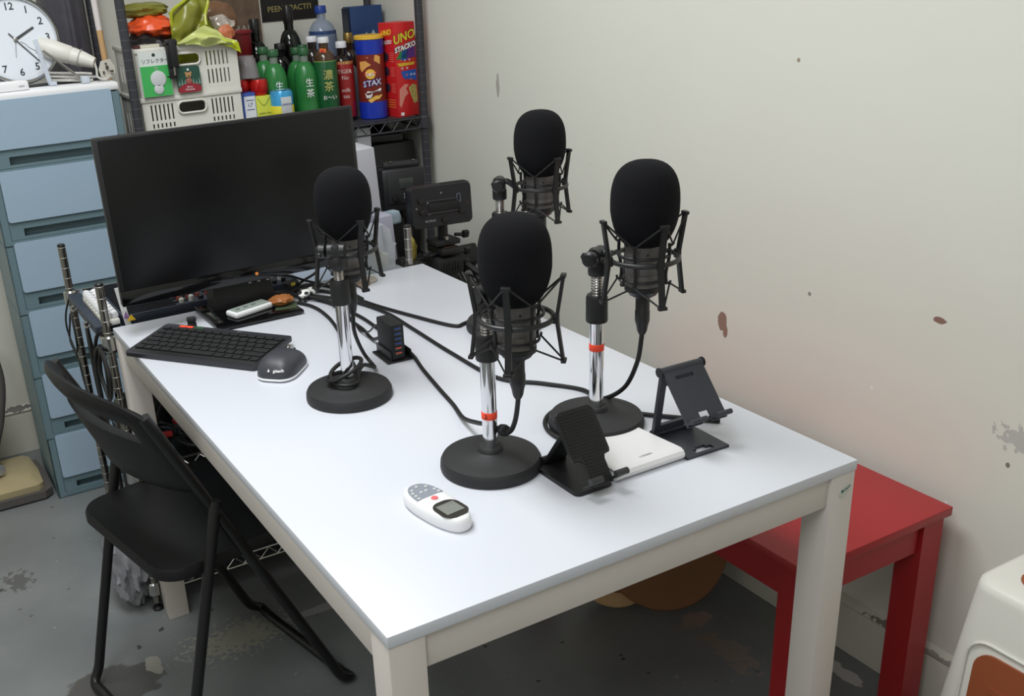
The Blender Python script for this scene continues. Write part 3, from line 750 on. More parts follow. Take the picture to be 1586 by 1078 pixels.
# ------------------------------------------------------------------ mouse
ma = R(44)
t = thing('mouse', 'large dark grey ergonomic computer mouse with white underside beside keyboard', 'mouse', (.207, .822, H), ma)
NU, NV = 36, 14
def moutline(a):
    x = .062 * math.cos(a); y = .041 * math.sin(a)
    e = .8
    x = .056 * math.copysign(abs(math.cos(a)) ** e, math.cos(a)); y = .037 * math.copysign(abs(math.sin(a)) ** e, math.sin(a))
    y *= 1 - .16 * math.cos(2 * (x / .056 - .15) * 1.4) * (1 if y > 0 else .4) * .8
    y += .006 * (x / .062) ** 2 * (1 if y > 0 else -1) * (1 if x < 0 else -.4)
    return x, y
def mouse_shell(z0, z1, s0, hgt):
    vs = []; fs = []
    for j in range(NV + 1):
        v = j / NV
        for i in range(NU):
            a = 2 * PI * i / NU; x, y = moutline(a)
            k_ = math.cos(v * PI / 2) ** .62 if v < 1 else 0
            px_ = x * k_ * s0 + -.006 * (1 - k_); py_ = y * k_ * s0 + .004 * (1 - k_)
            hh = hgt * (1 - .45 * max(0, px_ / .062) ** 1.6 - .18 * max(0, -px_ / .062) ** 2)
            z = z0 + (hh - z0) * math.sin(v * PI / 2) ** .9
            vs.append((px_, py_, z))
    for j in range(NV):
        for i in range(NU): fs.append((j * NU + i, j * NU + (i + 1) % NU, (j + 1) * NU + (i + 1) % NU, (j + 1) * NU + i))
    fs.append(tuple(range(NU - 1, -1, -1)))
    return vs, fs
MB().add(*mouse_shell(.0065, .05, 1.0, .043)).build('shell', mat('dark grey mouse', (58, 60, 66), .45), t, local=True, ang=60)
w2 = MB(); P1 = [moutline(2 * PI * i / NU) for i in range(NU)]
vs = [(x * .93, y * .93, .0005) for x, y in P1] + [(x * 1.02, y * 1.02, .004) for x, y in P1] + [(x * 1.0, y * 1.0, .0072) for x, y in P1]
fs = [tuple(range(NU - 1, -1, -1)), tuple(range(2 * NU, 3 * NU))] + [(j * NU + i, j * NU + (i + 1) % NU, (j + 1) * NU + (i + 1) % NU, (j + 1) * NU + i) for j in (0, 1) for i in range(NU)]
w2.add(vs, fs).build('underside', whitep, t, local=True)
MB().lathe([(.008, -.0035), (.0098, -.002), (.0098, .002), (.008, .0035)], (.036, .002, .0285), (0, 1, 0), 24).build('scroll_wheel', zinc, t, local=True)
MB().box((.041, .0, .0295), (.03, .0012, .006), (0, .45, 0)).build('button_seam', inkblack, t, local=True)
for a, b in ((-.004, .031), (.012, .032)): MB().box((a, b - .002, .024), (.013, .005, .006), (.9, 0, 0), .002).build('thumb_button', blackp, t, local=True)
w = WM[t.name]
def shell_pt(a, v):
    x, y = moutline(a); k_ = math.cos(v * PI / 2) ** .62
    px_ = x * k_ - .006 * (1 - k_); py_ = y * k_ + .004 * (1 - k_)
    hh = .043 * (1 - .45 * max(0, px_ / .062) ** 1.6 - .18 * max(0, -px_ / .062) ** 2)
    return Vector((px_, py_, .0065 + (hh - .0065) * math.sin(v * PI / 2) ** .9))
lw_ = [.0018, .0038, .0040, .0018, .0026, .0036, .0034, .0038]
pos_ = 0; tot_ = sum(lw_)
for ch, lwi in zip('logitech', lw_):
    s_ = pos_ + lwi / 2 - tot_ / 2; pos_ += lwi
    a_ = PI + .12; st_ = .004 if s_ > 0 else -.004; acc_ = 0
    while acc_ < abs(s_):
        acc_ += (shell_pt(a_ + st_, .30) - shell_pt(a_, .30)).length; a_ += st_
    p_ = shell_pt(a_, .30); du = (shell_pt(a_ + .05, .30) - p_).normalized(); dv = (shell_pt(a_, .36) - p_).normalized()
    nn_ = du.cross(dv).normalized()
    text(ch, .0078, w @ (p_ + nn_ * .0013), w.to_3x3() @ du, w.to_3x3() @ (nn_.cross(du)), inkwhite, t, bold=.0002)

# ------------------------------------------------------------------ charging hub
ha = math.atan2(-.0078, -.0679) # length axis
t = thing('charging_hub', 'upright black multiport charging hub in a cradle on the table middle', 'charger', (.403, .768, H))
ex = Vector((.9985, -.055, 0)).normalized()
ey = Vector((.055, .9985, 0)).normalized()
RZ = Matrix.Rotation(math.atan2(ex.y, ex.x), 3, 'Z')
hc = Vector((.4035, .7695, 0))
MB().box(hc + Vector((.004, 0, H + .002)), (.060, .074, .0034), RZ, .001).build('cradle', blackp, t)
MB().box(hc - ex * .0165 + Vector((0, 0, H + .012)), (.0022, .068, .018), RZ, .0008).build('cradle_side', blackp, t)
MB().box(hc + ex * .0235 + Vector((0, 0, H + .0115)), (.0022, .068, .017), RZ, .0008).build('cradle_side', blackp, t)
bd = MB().box(hc + Vector((-.001, 0, H + .0385)), (.027, .066, .068), RZ, .0025).build('body', blackm, t)
fp = hc + Vector((-.001, 0, 0)) - ey * .0335
for k in range(6):
    c_ = fp + Vector((0, 0, H + .0645 - k * .0095))
    col_ = mat('blue port', (30, 70, 150), .4) if k < 4 else mat('orange port', (225, 90, 50), .4)
    fr_ = MB().box(c_, (.015, .0016, .0070), RZ, .0004).build('port', mat('port steel', (70, 72, 78), .35, .6), bd)
    MB().box(c_ - ey * .0006 + Vector((0, 0, .0008)), (.0115, .0014, .0022), RZ, .0002).build('port_tongue', col_, bd)

# ------------------------------------------------------------------ phone holder, right (slate metal)
t = thing('phone_holder', 'slate grey metal folding phone holder standing right of the white folder', 'phone holder', (.597, .175, H))
a = Vector((.9995, -.032, 0)).normalized(); b = Vector((.032, .9995, 0)).normalized(); z = Vector((0, 0, 1))
o = Vector((.5575, .217, H + .0004))   # hinge left end on the table
m = MB(); m.plate(.078, .083, .004, [(.022, .006, .056, .016), (.030, .014, .048, .021)], o - b * .083, a, b, z)
m.build('base_plate', slate, t)
hz = o + z * .0085
MB().cyl(hz + a * .002, hz + a * .076, .006, n=20).build('lower_hinge', slate, t)
tp = o + z * .1135 - b * .0155
ud = (tp - hz).normalized(); un = a.cross(ud)
ul = (tp - hz).length
m = MB(); m.plate(.078, ul - .004, .006, [(.011, .012, .067, ul - .026)], hz - un * -.0 + ud * .004, a, ud, un)
m.build('upright_frame', slate, t)
MB().cyl(tp + a * -.001, tp + a * .079, .0062, n=20).build('upper_hinge', slate, t)
for s_ in (-.0015, .0775): MB().cyl(tp + a * s_, tp + a * (s_ + .002), .0075, n=20).build('hinge_cap', blackp, t)
bt = Vector((.5563, .1478, .7667)); pd = (bt - tp); pd = (pd - a * pd.dot(a)); pl = pd.length; pd.normalize(); pn_ = a.cross(pd)
m = MB()
m.plate(.072, pl + .003, .0035, [(.016, .012, .048, .0175), (.027, pl - .008, .045, pl + .01)], tp + a * .003 - pn_ * .001, a, pd, -pn_ if pn_.z < 0 else pn_)
m.build('rest_plate', slate, t)
pe = tp + pd * (pl + .003)
fo = (Vector((0, -1, 0)) * .9 + Vector((0, 0, .35))).normalized()
fo = (fo - a * fo.dot(a)).normalized()
for x0 in (.003, .048):
    MB().box(pe + a * (x0 + .0135) + fo * .006, (.027, .018, .0035), Matrix((a, fo, a.cross(fo))).transposed(), .001).build('hook', slate, t)
    MB().cyl(pe + a * x0 + fo * .0155 + z * .003, pe + a * (x0 + .027) + fo * .0155 + z * .003, .004, n=14).build('hook_pad', slate, t)

# ------------------------------------------------------------------ phone holder, left (black plastic)
t = thing('phone_holder', 'black plastic phone holder with ribbed rest left of the white folder', 'phone holder', (.391, .185, H))
MB().prism(rrect(.064, .118, .009, 5, .3915, .194), (0, 0, H + .0004), (1, 0, 0), (0, 1, 0), (0, 0, .0065)).build('base_plate', blackp, t)
ba_ = Vector((.3915, .232, H + .010)); tb = Vector((.3915, .186, H + .075))
dd = (tb - ba_).normalized(); nn = Vector((1, 0, 0)).cross(dd)
MB().box((ba_ + tb) / 2, (.034, .008, (tb - ba_).length), Matrix((Vector((1, 0, 0)), nn, dd)).transposed() if True else None, .002).build('support_arm', blackp, t)
MB().cyl((.372, .236, H + .011), (.411, .236, H + .011), .006, n=16).build('lower_hinge', blackp, t)
MB().cyl((.374, .181, H + .074), (.409, .181, H + .074), .006, n=16).build('upper_hinge', blackp, t)
P0 = Vector((.3605, .193, .8145)); P1 = Vector((.3605, .1255, .7265))
pd = (P1 - P0); pl = pd.length; pd.normalize(); ax_ = Vector((1, 0, 0)); pn_ = pd.cross(ax_); pn_ = pn_ if pn_.y < 0 else -pn_
poly = [(.008, 0), (.056, 0), (.062, .005), (.064, .012), (.064, pl * .60), (.062, pl * .64), (.053, pl * .655), (.051, pl * .70), (.051, pl), (.016, pl), (.016, pl * .68), (.014, pl * .655), (.002, pl * .64), (0, pl * .6), (0, .010), (.002, .004)]
m = MB().prism(poly, P0, ax_, pd, pn_ * .005)
m.build('rest_plate', blackp, t)
rb_ = MB()
for k in range(22):
    y_ = .006 + k * (pl - .012) / 22
    x0, x1 = (.004, .060) if y_ < pl * .62 else (.019, .048)
    rb_.box(P0 + ax_ * ((x0 + x1) / 2) + pd * y_ + pn_ * .0054, (x1 - x0, .0018, .0012), Matrix((ax_, pd, pn_)).transposed())
o_ = rb_.build('rubber_ribs', rubber, t, smooth=False)
for x0 in (.003, .046):
    q = P1 + ax_ * x0 - pd * .004
    MB().box(q + ax_ * .009 + pn_ * .010, (.018, .022, .004), Matrix((ax_, pn_, ax_.cross(pn_))).transposed(), .0012).build('hook', blackp, t)
    MB().cyl(q + pn_ * .021 + z * .003, q + ax_ * .020 + pn_ * .021 + z * .003, .0048, n=14).build('hook_pad', mat('worn dark rubber', (52, 52, 54), .5), t)

# ------------------------------------------------------------------ white folder with rolled spine
t = thing('white_folder', 'flat white folder with a rounded spine lying between the phone holders', 'folder', (.494, .2, H))
fx0, fx1, fy0, fy1 = .4295, .552, .137, .272
MB().bmin((fx0 + .002, fy0 + .006, H + .0004), (fx1 - .002, fy1, H + .0085), bev=.001).build('back_cover', whitep, t)
prof = [(0, 0), (-.004, .001), (-.008, .005), (-.009, .010), (-.006, .015), (0, .0175), (.010, .0172), (.06, .0145), (.133, .0118), (.133, .0100), (.06, .0128), (.010, .0155), (.001, .0158), (-.004, .0138), (-.007, .010), (-.006, .006), (-.003, .003), (0, .002)]
MB().prism([(y, z_) for y, z_ in prof], (fx0, fy0 + .008, H + .0004), (0, 1, 0), (0, 0, 1), (fx1 - fx0, 0, 0)).build('front_cover', mat('white matte sleeve', (226, 224, 224), .4), t, ang=30)
MB().bmin((fx0 + .003, fy0 + .010, H + .0086), (fx1 - .003, fy1 - .002, H + .0115)).build('pages', mat('paper white', (236, 236, 234), .7), t)
text('UGREEN', .006, (fx0 + .066, fy0 + .018, H + .0179), (1, 0, 0), (0, 1, -.03), mat('pale grey print', (168, 166, 166), .5), t)
m = MB().add([(.545, .262, H + .001), (.575, .276, H + .001), (.566, .289, H + .002), (.540, .283, H + .001), (.556, .272, H + .012), (.560, .280, H + .014)], [(0, 1, 4), (1, 5, 4), (1, 2, 5), (2, 3, 5), (3, 4, 5), (3, 0, 4), (3, 2, 1, 0)])
single('paper_scrap', m, mat('paper scrap white', (228, 228, 228), .7), 'small crumpled white paper scrap behind the white folder', 'paper', smooth=False)

# ------------------------------------------------------------------ small white remote control
t = thing('remote_control', 'white handheld remote with grey keypad, red button and small screen at table front', 'remote', (.1815, .206, H), math.atan2(.150 - .262, .1885 - .1745))
# local x towards the screen end
NR = 40
def ro(a, s=1.0, L_=.064, W_=.0265):
    x = L_ * math.copysign(abs(math.cos(a)) ** .85, math.cos(a)) * s; y = W_ * math.copysign(abs(math.sin(a)) ** .8, math.sin(a)) * s
    y *= 1 - .10 * (x / L_); return x, y
vs = []; fs = []
lev = [(.90, .0006), (.985, .004), (1.0, .008), (.985, .014), (.93, .0185), (.85, .0205), (.5, .0215)]
for s_, z_ in lev:
    for i in range(NR):
        x, y = ro(2 * PI * i / NR, 1); 
        k_ = s_
        vs.append((x * (1 - (1 - k_) * .45), y * k_, z_))
for j in range(len(lev) - 1):
    for i in range(NR): fs.append((j * NR + i, j * NR + (i + 1) % NR, (j + 1) * NR + (i + 1) % NR, (j + 1) * NR + i))
fs += [tuple(range(NR - 1, -1, -1)), tuple((len(lev) - 1) * NR + i for i in range(NR))]
MB().add(vs, fs).build('shell', whitep, t, local=True, ang=50)
kpp = [(x, y) for x, y in [ro(2 * PI * i / NR, .80) for i in range(NR)] if x < -.005]
MB().prism([(x - .004, y) for x, y in kpp], (0, 0, .0206), (1, 0, 0), (0, 1, 0), (0, 0, .0012)).build('keypad', mat('blue grey keypad', (140, 146, 156), .45), t, local=True)
kcm = mat('pale key', (196, 200, 200), .4)
for x, y in ((-.047, .0), (-.042, -.011), (-.034, -.015), (-.026, -.0155), (-.018, -.0165), (-.040, .011), (-.026, .0155), (-.018, .0165), (-.030, -.004), (-.030, .004)):
    MB().lathe([(.0026, 0), (.0026, .0009), (.002, .0014), (0, .0015)], (x, y, .0217), n=14).build('key', kcm, t, local=True)
MB().torus((-.005, 0, .0214), .0058, .0012, n=24, m=8).build('button_ring', whitep, t, local=True)
MB().lathe([(.0048, 0), (.0048, .0022), (.004, .003), (0, .0032)], (-.005, 0, .0210), n=20).build('red_button', mat('red pink button', (232, 110, 112), .4), t, local=True)
sp_ = []
for x, y in [ro(2 * PI * i / NR, .84) for i in range(NR)]:
    if x > .004: sp_.append((x - .002, y))
sp_ = rrect(.047, .040, .016, 6, .0305, 0)
MB().prism(sp_, (0, 0, .0205), (1, 0, 0), (0, 1, 0), (0, 0, .0013)).build('display_surround', mat('dark display glass', (42, 38, 36), .15), t, local=True)
MB().box((.0295, 0, .0221), (.027, .028, .0008), None, .0002).build('display', mat('grey lcd', (128, 132, 126), .25), t, local=True)
MB().lathe([(.0016, 0), (.0016, .001), (0, .0012)], (.0585, -.003, .0160), (1, 0, .8), 10).build('lens', mat('dark lens', (50, 48, 80), .3), t, local=True)
# ------------------------------------------------------------------ tall shelf unit against the back wall
SHX0, SHX1, SY0, SY1 = .2925, 1.1655, 2.0, 2.345
t = thing('shelf_unit', 'tall dark grey wire shelf unit in the corner full of drinks and crates', 'shelf unit', (.729, 2.17, 0))
for x in (SHX0, SHX1):
    for y in (SY0, SY1):
        m = MB().cyl((x, y, .012), (x, y, 1.75), .0125, n=20)
        p = m.build('post', greypost, t)
        r_ = MB()
        for k in range(68):
            r_.torus((x, y, .04 + .025 * k), .0126, .0006, n=14, m=4)
        tag(r_.build('post_groove', mat('light groove', (96, 96, 102), .5), p), kind='stuff')
        MB().lathe([(.016, 0), (.016, .006), (.008, .012)], (x, y, 0), n=16).build('foot', rubber, t)
def wire_shelf(t, x0, x1, y0, y1, z, m, dz=.034, name='shelf', plate=None, step=.024, zz=.022):
    """z = top of wires"""
    g = MB()
    w = .0022
    for y in (y0, y1):
        g.tube([(x0, y, z - .003), (x1, y, z - .003)], .003, 8, 0); g.tube([(x0, y, z - dz), (x1, y, z - dz)], .003, 8, 0)
        n = max(2, int((x1 - x0) / zz)); P = [(x0 + (x1 - x0) * k / n, y, (z - .005) if k % 2 else (z - dz + .002)) for k in range(n + 1)]
        g.tube(P, w, 6, 0)
    for x in (x0, x1):
        g.tube([(x, y0, z - .003), (x, y1, z - .003)], .003, 8, 0); g.tube([(x, y0, z - dz), (x, y1, z - dz)], .003, 8, 0)
        n = max(2, int((y1 - y0) / zz)); P = [(x, y0 + (y1 - y0) * k / n, (z - .005) if k % 2 else (z - dz + .002)) for k in range(n + 1)]
        g.tube(P, w, 6, 0)
    n = int((x1 - x0) / step)
    for k in range(1, n): g.tube([(x0 + (x1 - x0) * k / n, y0, z - .0015), (x0 + (x1 - x0) * k / n, y1, z - .0015)], .0014, 5, 0)
    for q in (.33, .66): g.tube([(x0, y0 + (y1 - y0) * q, z - .005), (x1, y0 + (y1 - y0) * q, z - .005)], .0025, 6, 0)
    for x in (x0, x1):
        for y in (y0, y1): g.lathe([(.0135, -dz - .004), (.0165, -dz), (.0165, -.002), (.0135, .002)], (x, y, z), n=16)
    o = g.build(name, m, t); return o
for z in (.12, .50, .943, 1.60): wire_shelf(t, SHX0, SHX1, SY0, SY1, z, greypost)
MB().bmin((SHX0 + .02, SY0 + .006, .9432), (SHX1 - .02, SY1 - .006, .945)).build('shelf_liner', mat('dark liner', (52, 53, 56), .5), t)
SZ_ = .9452

# crates
def crate(label, x0, x1, y0, y1, z0, z1, holes_front, group='white slotted crates on the shelf'):
    c = thing('plastic_crate', label, 'crate', ((x0 + x1) / 2, (y0 + y1) / 2, z0), 0, group)
    m = MB(); th = .003; w = x1 - x0; h = z1 - z0
    m.plate(w, h, th, holes_front, (x0, y0 + th, z0), (1, 0, 0), (0, 0, 1), (0, -1, 0))
    m.build('front_panel', offwhite, c, smooth=False)
    sd = [(.03 + k * .03, .03, .04 + k * .03, h - .05) for k in range(int((y1 - y0 - .05) / .03))]
    for x in (x0, x1 - th):
        m = MB(); m.plate(y1 - y0 - th * 2, h, th, sd, (x, y0 + th, z0), (0, 1, 0), (0, 0, 1), (1, 0, 0)); m.build('side_panel', offwhite, c, smooth=False)
    m = MB(); m.bmin((x0, y1 - th, z0), (x1, y1, z1)); m.build('back_panel', offwhite, c, smooth=False)
    MB().bmin((x0 + th, y0 + th, z0 + .001), (x1 - th, y1 - th, z0 + .004)).build('bottom', offwhite, c, smooth=False)
    for (a, b) in (((x0 - .004, y0 - .004), (x1 + .004, y0 + .002)), ((x0 - .004, y1 - .002), (x1 + .004, y1 + .004)), ((x0 - .004, y0), (x0 + .002, y1)), ((x1 - .002, y0), (x1 + .004, y1))):
        MB().bmin((a[0], a[1], z1 - .012), (b[0], b[1], z1), bev=.0015).build('rim', offwhite, c)
    return c
def slots(x0, n, st, w, za, zb): return [(x0 + k * st, za, x0 + k * st + w, zb) for k in range(n)]
fr = slots(.022, 6, .0115, .0045, .018, .044) + slots(.022, 6, .0115, .0045, .056, .082) + slots(.186, 6, .0115, .0045, .018, .044) + slots(.186, 6, .0115, .0045, .056, .082) + [(.105, .074, .165, .090), (.100, .078, .170, .086)]
fr = slots(.020, 6, .0115, .0045, .020, .058) + slots(.192, 6, .0115, .0045, .020, .058) + slots(.020, 6, .0115, .0045, .068, .106) + slots(.192, 6, .0115, .0045, .068, .106) + [(.100, .078, .172, .104)]
c1 = crate('upper of two stacked white slotted crates, holding snack bags', .319, .601, 2.03, 2.26, 1.086, 1.213, fr)
fr = slots(.022, 6, .0115, .0045, .078, .120) + slots(.194, 6, .0115, .0045, .078, .120) + slots(.022, 6, .0115, .0045, .058, .070) + slots(.194, 6, .0115, .0045, .058, .070) + [(.100, .092, .174, .120)]
c2 = crate('lower of two stacked white slotted crates beneath the snack crate', .317, .598, 2.03, 2.26, SZ_, 1.0855, fr)
for cc, x, zc, hw, hh in ((c1, .455, 1.177, .038, .015), (c2, .454, SZ_ + .106, .040, .016)):
    MB().tube([(x + a, 2.026, zc + b) for a, b in rrect(hw * 2, hh * 2, hh * .9, 5)], .003, 8, 0, True).build('handle_rim', offwhite, cc)
# things hanging on the upper crate
gcard = mat('green card face', (70, 178, 92), .45); 
t = thing('reflector_package', 'green and white reflector tag package hanging on the upper crate', 'package', (.363, 2.018, 1.086))
MB().bmin((.3225, 2.0165, 1.088), (.404, 2.0185, 1.2045)).build('card', mat('white card', (218, 224, 220), .5), t)
MB().bmin((.3235, 2.0155, 1.089), (.403, 2.0165, 1.168)).build('green_backing', gcard, t)
MB().lathe([(.0045, 0), (.0045, .0005), (0, .0006)], (.364, 2.0163, 1.196), (0, -1, 0), 14).build('hang_hole', mat('dark hole', (40, 45, 45), .6), t)
text('リフレクター', .0125, (.366, 2.0162, 1.180), (1, 0, 0), (0, 0, 1), inkblack, t)
tagm = mat('pale reflector', (205, 208, 210), .35)
MB().lathe([(.021, 0), (.021, .002), (.018, .003), (0, .003)], (.368, 2.0155, 1.134), (0, -1, 0), 28).build('reflector_disc', tagm, t)
MB().lathe([(.013, 0), (.013, .002), (.011, .003), (0, .003)], (.366, 2.0155, 1.107), (0, -1, 0), 24).build('reflector_disc', tagm, t)
MB().tube([(.366, 2.0145, 1.153), (.362, 2.0140, 1.162), (.368, 2.0140, 1.163), (.368, 2.0145, 1.154)], .0008, 6, 3).build('cord', tagm, t)
t = thing('festive_tag', 'small dark green and red festive tag on the upper crate beside the clip', 'tag', (.452, 2.018, 1.09))
MB().prism(rrect(.066, .068, .007, 4, .4515, 1.124), (0, 2.0195, 0), (1, 0, 0), (0, 0, 1), (0, -.003, 0)).build('card', mat('dark green tag', (38, 78, 66), .4), t)
MB().prism([(.4195, 1.094), (.424, 1.0905), (.479, 1.0905), (.4835, 1.094), (.4835, 1.105), (.470, 1.112), (.452, 1.115), (.434, 1.112), (.4195, 1.103)], (0, 2.0165, 0), (1, 0, 0), (0, 0, 1), (0, -.0008, 0)).build('red_ground', mat('crimson print', (150, 40, 52), .45), t)
MB().blob((.4515, 2.0160, 1.135), (.016, .002, .014), 5, .05, 2, 1, 10).build('bear_head', mat('tan print', (186, 140, 92), .5), t)
for s_ in (-1, 1): MB().cyl((.4515 + s_ * .0065, 2.0165, 1.1415), (.4515 + s_ * .0065, 2.0152, 1.1415), .003, n=10).build('ear', mat('tan print', (186, 140, 92), .5), t)
MB().cyl((.4515, 2.0155, 1.133), (.4515, 2.0146, 1.133), .0022, n=10).build('nose', inkblack, t)
MB().cyl((.4515, 2.0160, 1.150), (.4515, 2.0150, 1.150), .0030, n=10).build('pompom', inkwhite, t)
MB().blob((.4515, 2.0162, 1.120), (.018, .002, .014), 6, .05, 2, 1, 10).build('bear_body', mat('brick print', (160, 90, 80), .5), t)
for k in range(8):
    x = .424 + k * .008
    if abs(x - .4515) < .009: continue
    MB().prism([(x - .003, 1.110), (x + .003, 1.110), (x, 1.124 + .004 * (k % 2))], (0, 2.0164, 0), (1, 0, 0), (0, 0, 1), (0, -.0004, 0)).build('tree', mat('pale tree print', (120, 150, 140), .5), t)
text('Merry', .0065, (.4515, 2.0155, 1.1045), (1, 0, 0), (0, 0, 1), inkwhite, t); text('Christmas', .0065, (.4515, 2.0155, 1.098), (1, 0, 0), (0, 0, 1), inkwhite, t)
t = thing('clamp', 'black plastic clamp gripping the front rim of the upper crate', 'clamp', (.411, 2.01, 1.12))
MB().box((.4115, 2.006, 1.196), (.030, .014, .074), None, .003).build('jaw', blackp, t)
MB().box((.4125, 1.999, 1.196), (.016, .006, .070), None, .002).build('ridge', blackm, t)
MB().box((.4115, 2.010, 1.224), (.034, .026, .012), None, .003).build('hook', blackp, t)
MB().box((.4085, 2.008, 1.148), (.022, .010, .034), None, .003).build('lower_jaw', blackp, t)
MB().cyl((.411, 2.001, 1.140), (.411, 2.001, 1.166), .0025, n=10).build('screw', zinc, t)
MB().tube([(.403, 2.006, 1.142), (.394, 2.004, 1.137), (.390, 2.004, 1.139)], .002, 6, 3).build('lever', blackp, t)
# in / on the upper crate
single('snack_bag', MB().blob((.395, 2.11, 1.262), (.125, .12, .060), 4, .22, 2.6, .9, 26, .2), mat('orange snack foil', (222, 82, 36), .35, var=.35, vscale=40), 'orange crumpled snack bag on top of the upper crate', 'snack bag')
single('snack_bag', MB().blob((.385, 2.14, 1.305), (.14, .12, .04), 14, .2, 2.6, .9, 22, .4), mat('olive foil', (120, 118, 42), .4, var=.2, vscale=30), 'olive yellow bag lying above the orange snack bag', 'snack bag')
single('black_bag', MB().blob((.375, 2.10, 1.212), (.115, .11, .075), 9, .25, 2.4, .8, 22), mat('black bag', (22, 20, 22), .5, var=.3, vscale=60), 'crumpled black bag under the orange snack bag', 'bag')
t = thing('small_box', 'small white box with green end behind the crate rim', 'box', (.352, 2.045, 1.205))
MB().bmin((.338, 2.037, 1.200), (.390, 2.060, 1.2215)).build('box', mat('cream carton', (214, 208, 190), .6), t)
MB().bmin((.322, 2.037, 1.200), (.338, 2.060, 1.2215)).build('box_end', mat('dark maroon carton', (80, 40, 42), .6), t)
text('TAPATIO', .006, (.366, 2.0368, 1.210), (1, 0, 0), (0, 0, 1), mat('olive ink', (90, 90, 50), .6), t)
ybm = mat('yellow green film', (176, 184, 44), .3, alpha=.92, var=.15, vscale=25)
def sheet(pts_top, pts_bot, seed, sag=.02, n=22, m_=14, amp=.010):
    g = MB(); vs = []; fs = []
    for i in range(n + 1):
        u = i / n
        def L_(P):
            k = u * (len(P) - 1); a = min(int(k), len(P) - 2); return Vector(P[a]).lerp(Vector(P[a + 1]), k - a)
        A, B = L_(pts_top), L_(pts_bot)
        for j in range(m_ + 1):
            v = j / m_; p = A.lerp(B, v); 
            w = noise.noise(Vector((u * 4 + seed, v * 3, seed * .7)))
            p = p + Vector((0, -sag * math.sin(v * PI), 0)) + Vector((.2, -1, .4)) * (w * amp * 2)
            vs.append(p)
    for i in range(n):
        for j in range(m_): a = i * (m_ + 1) + j; fs.append((a, a + 1, a + m_ + 2, a + m_ + 1))
    k = len(vs); vs2 = [v + Vector((0, .0006, 0)) for v in vs]
    bd = list(fs); fs = bd + [tuple(k + q for q in reversed(f)) for f in bd]
    g.add(vs + vs2, fs); return g
t = thing('yellow_bag', 'open yellow green plastic bag bulging out of the upper crate', 'plastic bag', (.50, 2.09, 1.2))
sheet([(.437, 2.06, 1.30), (.47, 2.05, 1.318), (.51, 2.06, 1.345), (.545, 2.07, 1.322)], [(.428, 2.03, 1.218), (.47, 2.035, 1.222), (.50, 2.03, 1.245), (.525, 2.04, 1.258)], 2, .012).build('bag_wall', mat('olive film', (128, 130, 44), .3, var=.2, vscale=30), t)
MB().tube([(.437, 2.053, 1.222), (.436, 2.050, 1.27), (.440, 2.045, 1.300), (.47, 2.036, 1.321), (.515, 2.046, 1.346), (.545, 2.056, 1.322), (.528, 2.04, 1.285), (.524, 2.03, 1.258)], .0045, 8, 6).build('bag_lip', ybm, t)
sheet([(.437, 2.028, 1.220), (.475, 2.02, 1.240), (.51, 2.018, 1.257), (.55, 2.02, 1.245), (.562, 2.02, 1.222), (.60, 2.02, 1.214)], [(.437, 2.024, 1.213), (.47, 2.012, 1.209), (.51, 2.006, 1.207), (.55, 2.008, 1.207), (.585, 2.012, 1.200), (.606, 2.016, 1.190)], 5, .01).build('bag_fold', mat('pale green film', (200, 208, 130), .3, var=.12, vscale=20), t)
MB().blob((.505, 2.12, 1.215), (.15, .13, .13), 8, .2, 2.2, .9, 24).build('bag_body', ybm, t)
sheet([(.555, 2.02, 1.222), (.585, 2.015, 1.216), (.603, 2.02, 1.208)], [(.548, 2.012, 1.206), (.580, 2.008, 1.198), (.609, 2.016, 1.178)], 7, .004, 12, 8, .004).build('bag_corner', mat('lime film', (196, 206, 40), .3), t)
t = thing('chips_bag', 'brown and silver chips bag propped behind the yellow green bag', 'chips bag', (.60, 2.14, 1.2))
MB().blob((.585, 2.14, 1.262), (.13, .06, .10), 12, .16, 2.4, .8, 24, .2).build('pouch', mat('brown foil', (112, 80, 56), .35, var=.45, vscale=35), t)
sheet([(.555, 2.10, 1.275), (.59, 2.095, 1.278), (.632, 2.10, 1.262)], [(.565, 2.095, 1.243), (.585, 2.085, 1.222), (.612, 2.09, 1.238)], 9, .01, 14, 10, .006).build('silver_panel', mat('silver foil', (190, 180, 170), .3, .4, var=.3, vscale=45), t)
MB().blob((.592, 2.075, 1.232), (.045, .02, .042), 6, .3, 2, 1, 14).build('snack_print', mat('salmon print', (196, 112, 72), .5, var=.3, vscale=60), t)
# posters on the back wall
t = thing('dark_poster', 'dark poster with worn yellow lettering on the back wall behind bottles', 'poster', (.92, WY - .004, 1.24))
MB().bmin((.828, WY - .0035, 1.232), (1.025, WY - .0008, 1.50)).build('sheet', mat('black poster', (20, 18, 18), .5, var=.4, vscale=60), t)
text("PEENOPACTI'I", .024, (.925, WY - .0038, 1.268), (1, 0, .015), (0, 0, 1), mat('dull yellow ink', (168, 156, 96), .6), t)
t = thing('floral_poster', 'brown patterned poster with white lettering above the red bucket', 'poster', (.72, WY - .004, 1.15))
MB().bmin((.64, WY - .0035, 1.145), (.824, WY - .0008, 1.50)).build('sheet', mat('brown poster', (104, 84, 68), .55, var=.75, vscale=28), t)
text('BAL', .034, (.765, WY - .0038, 1.215), (1, 0, 0), (0, 0, 1), mat('grey white ink', (170, 166, 160), .6), t)
MB().bmin((.824, WY - .004, 1.145), (.828, WY - .0006, 1.50)).build('edge_strip', mat('pale strip', (200, 196, 188), .6), t)

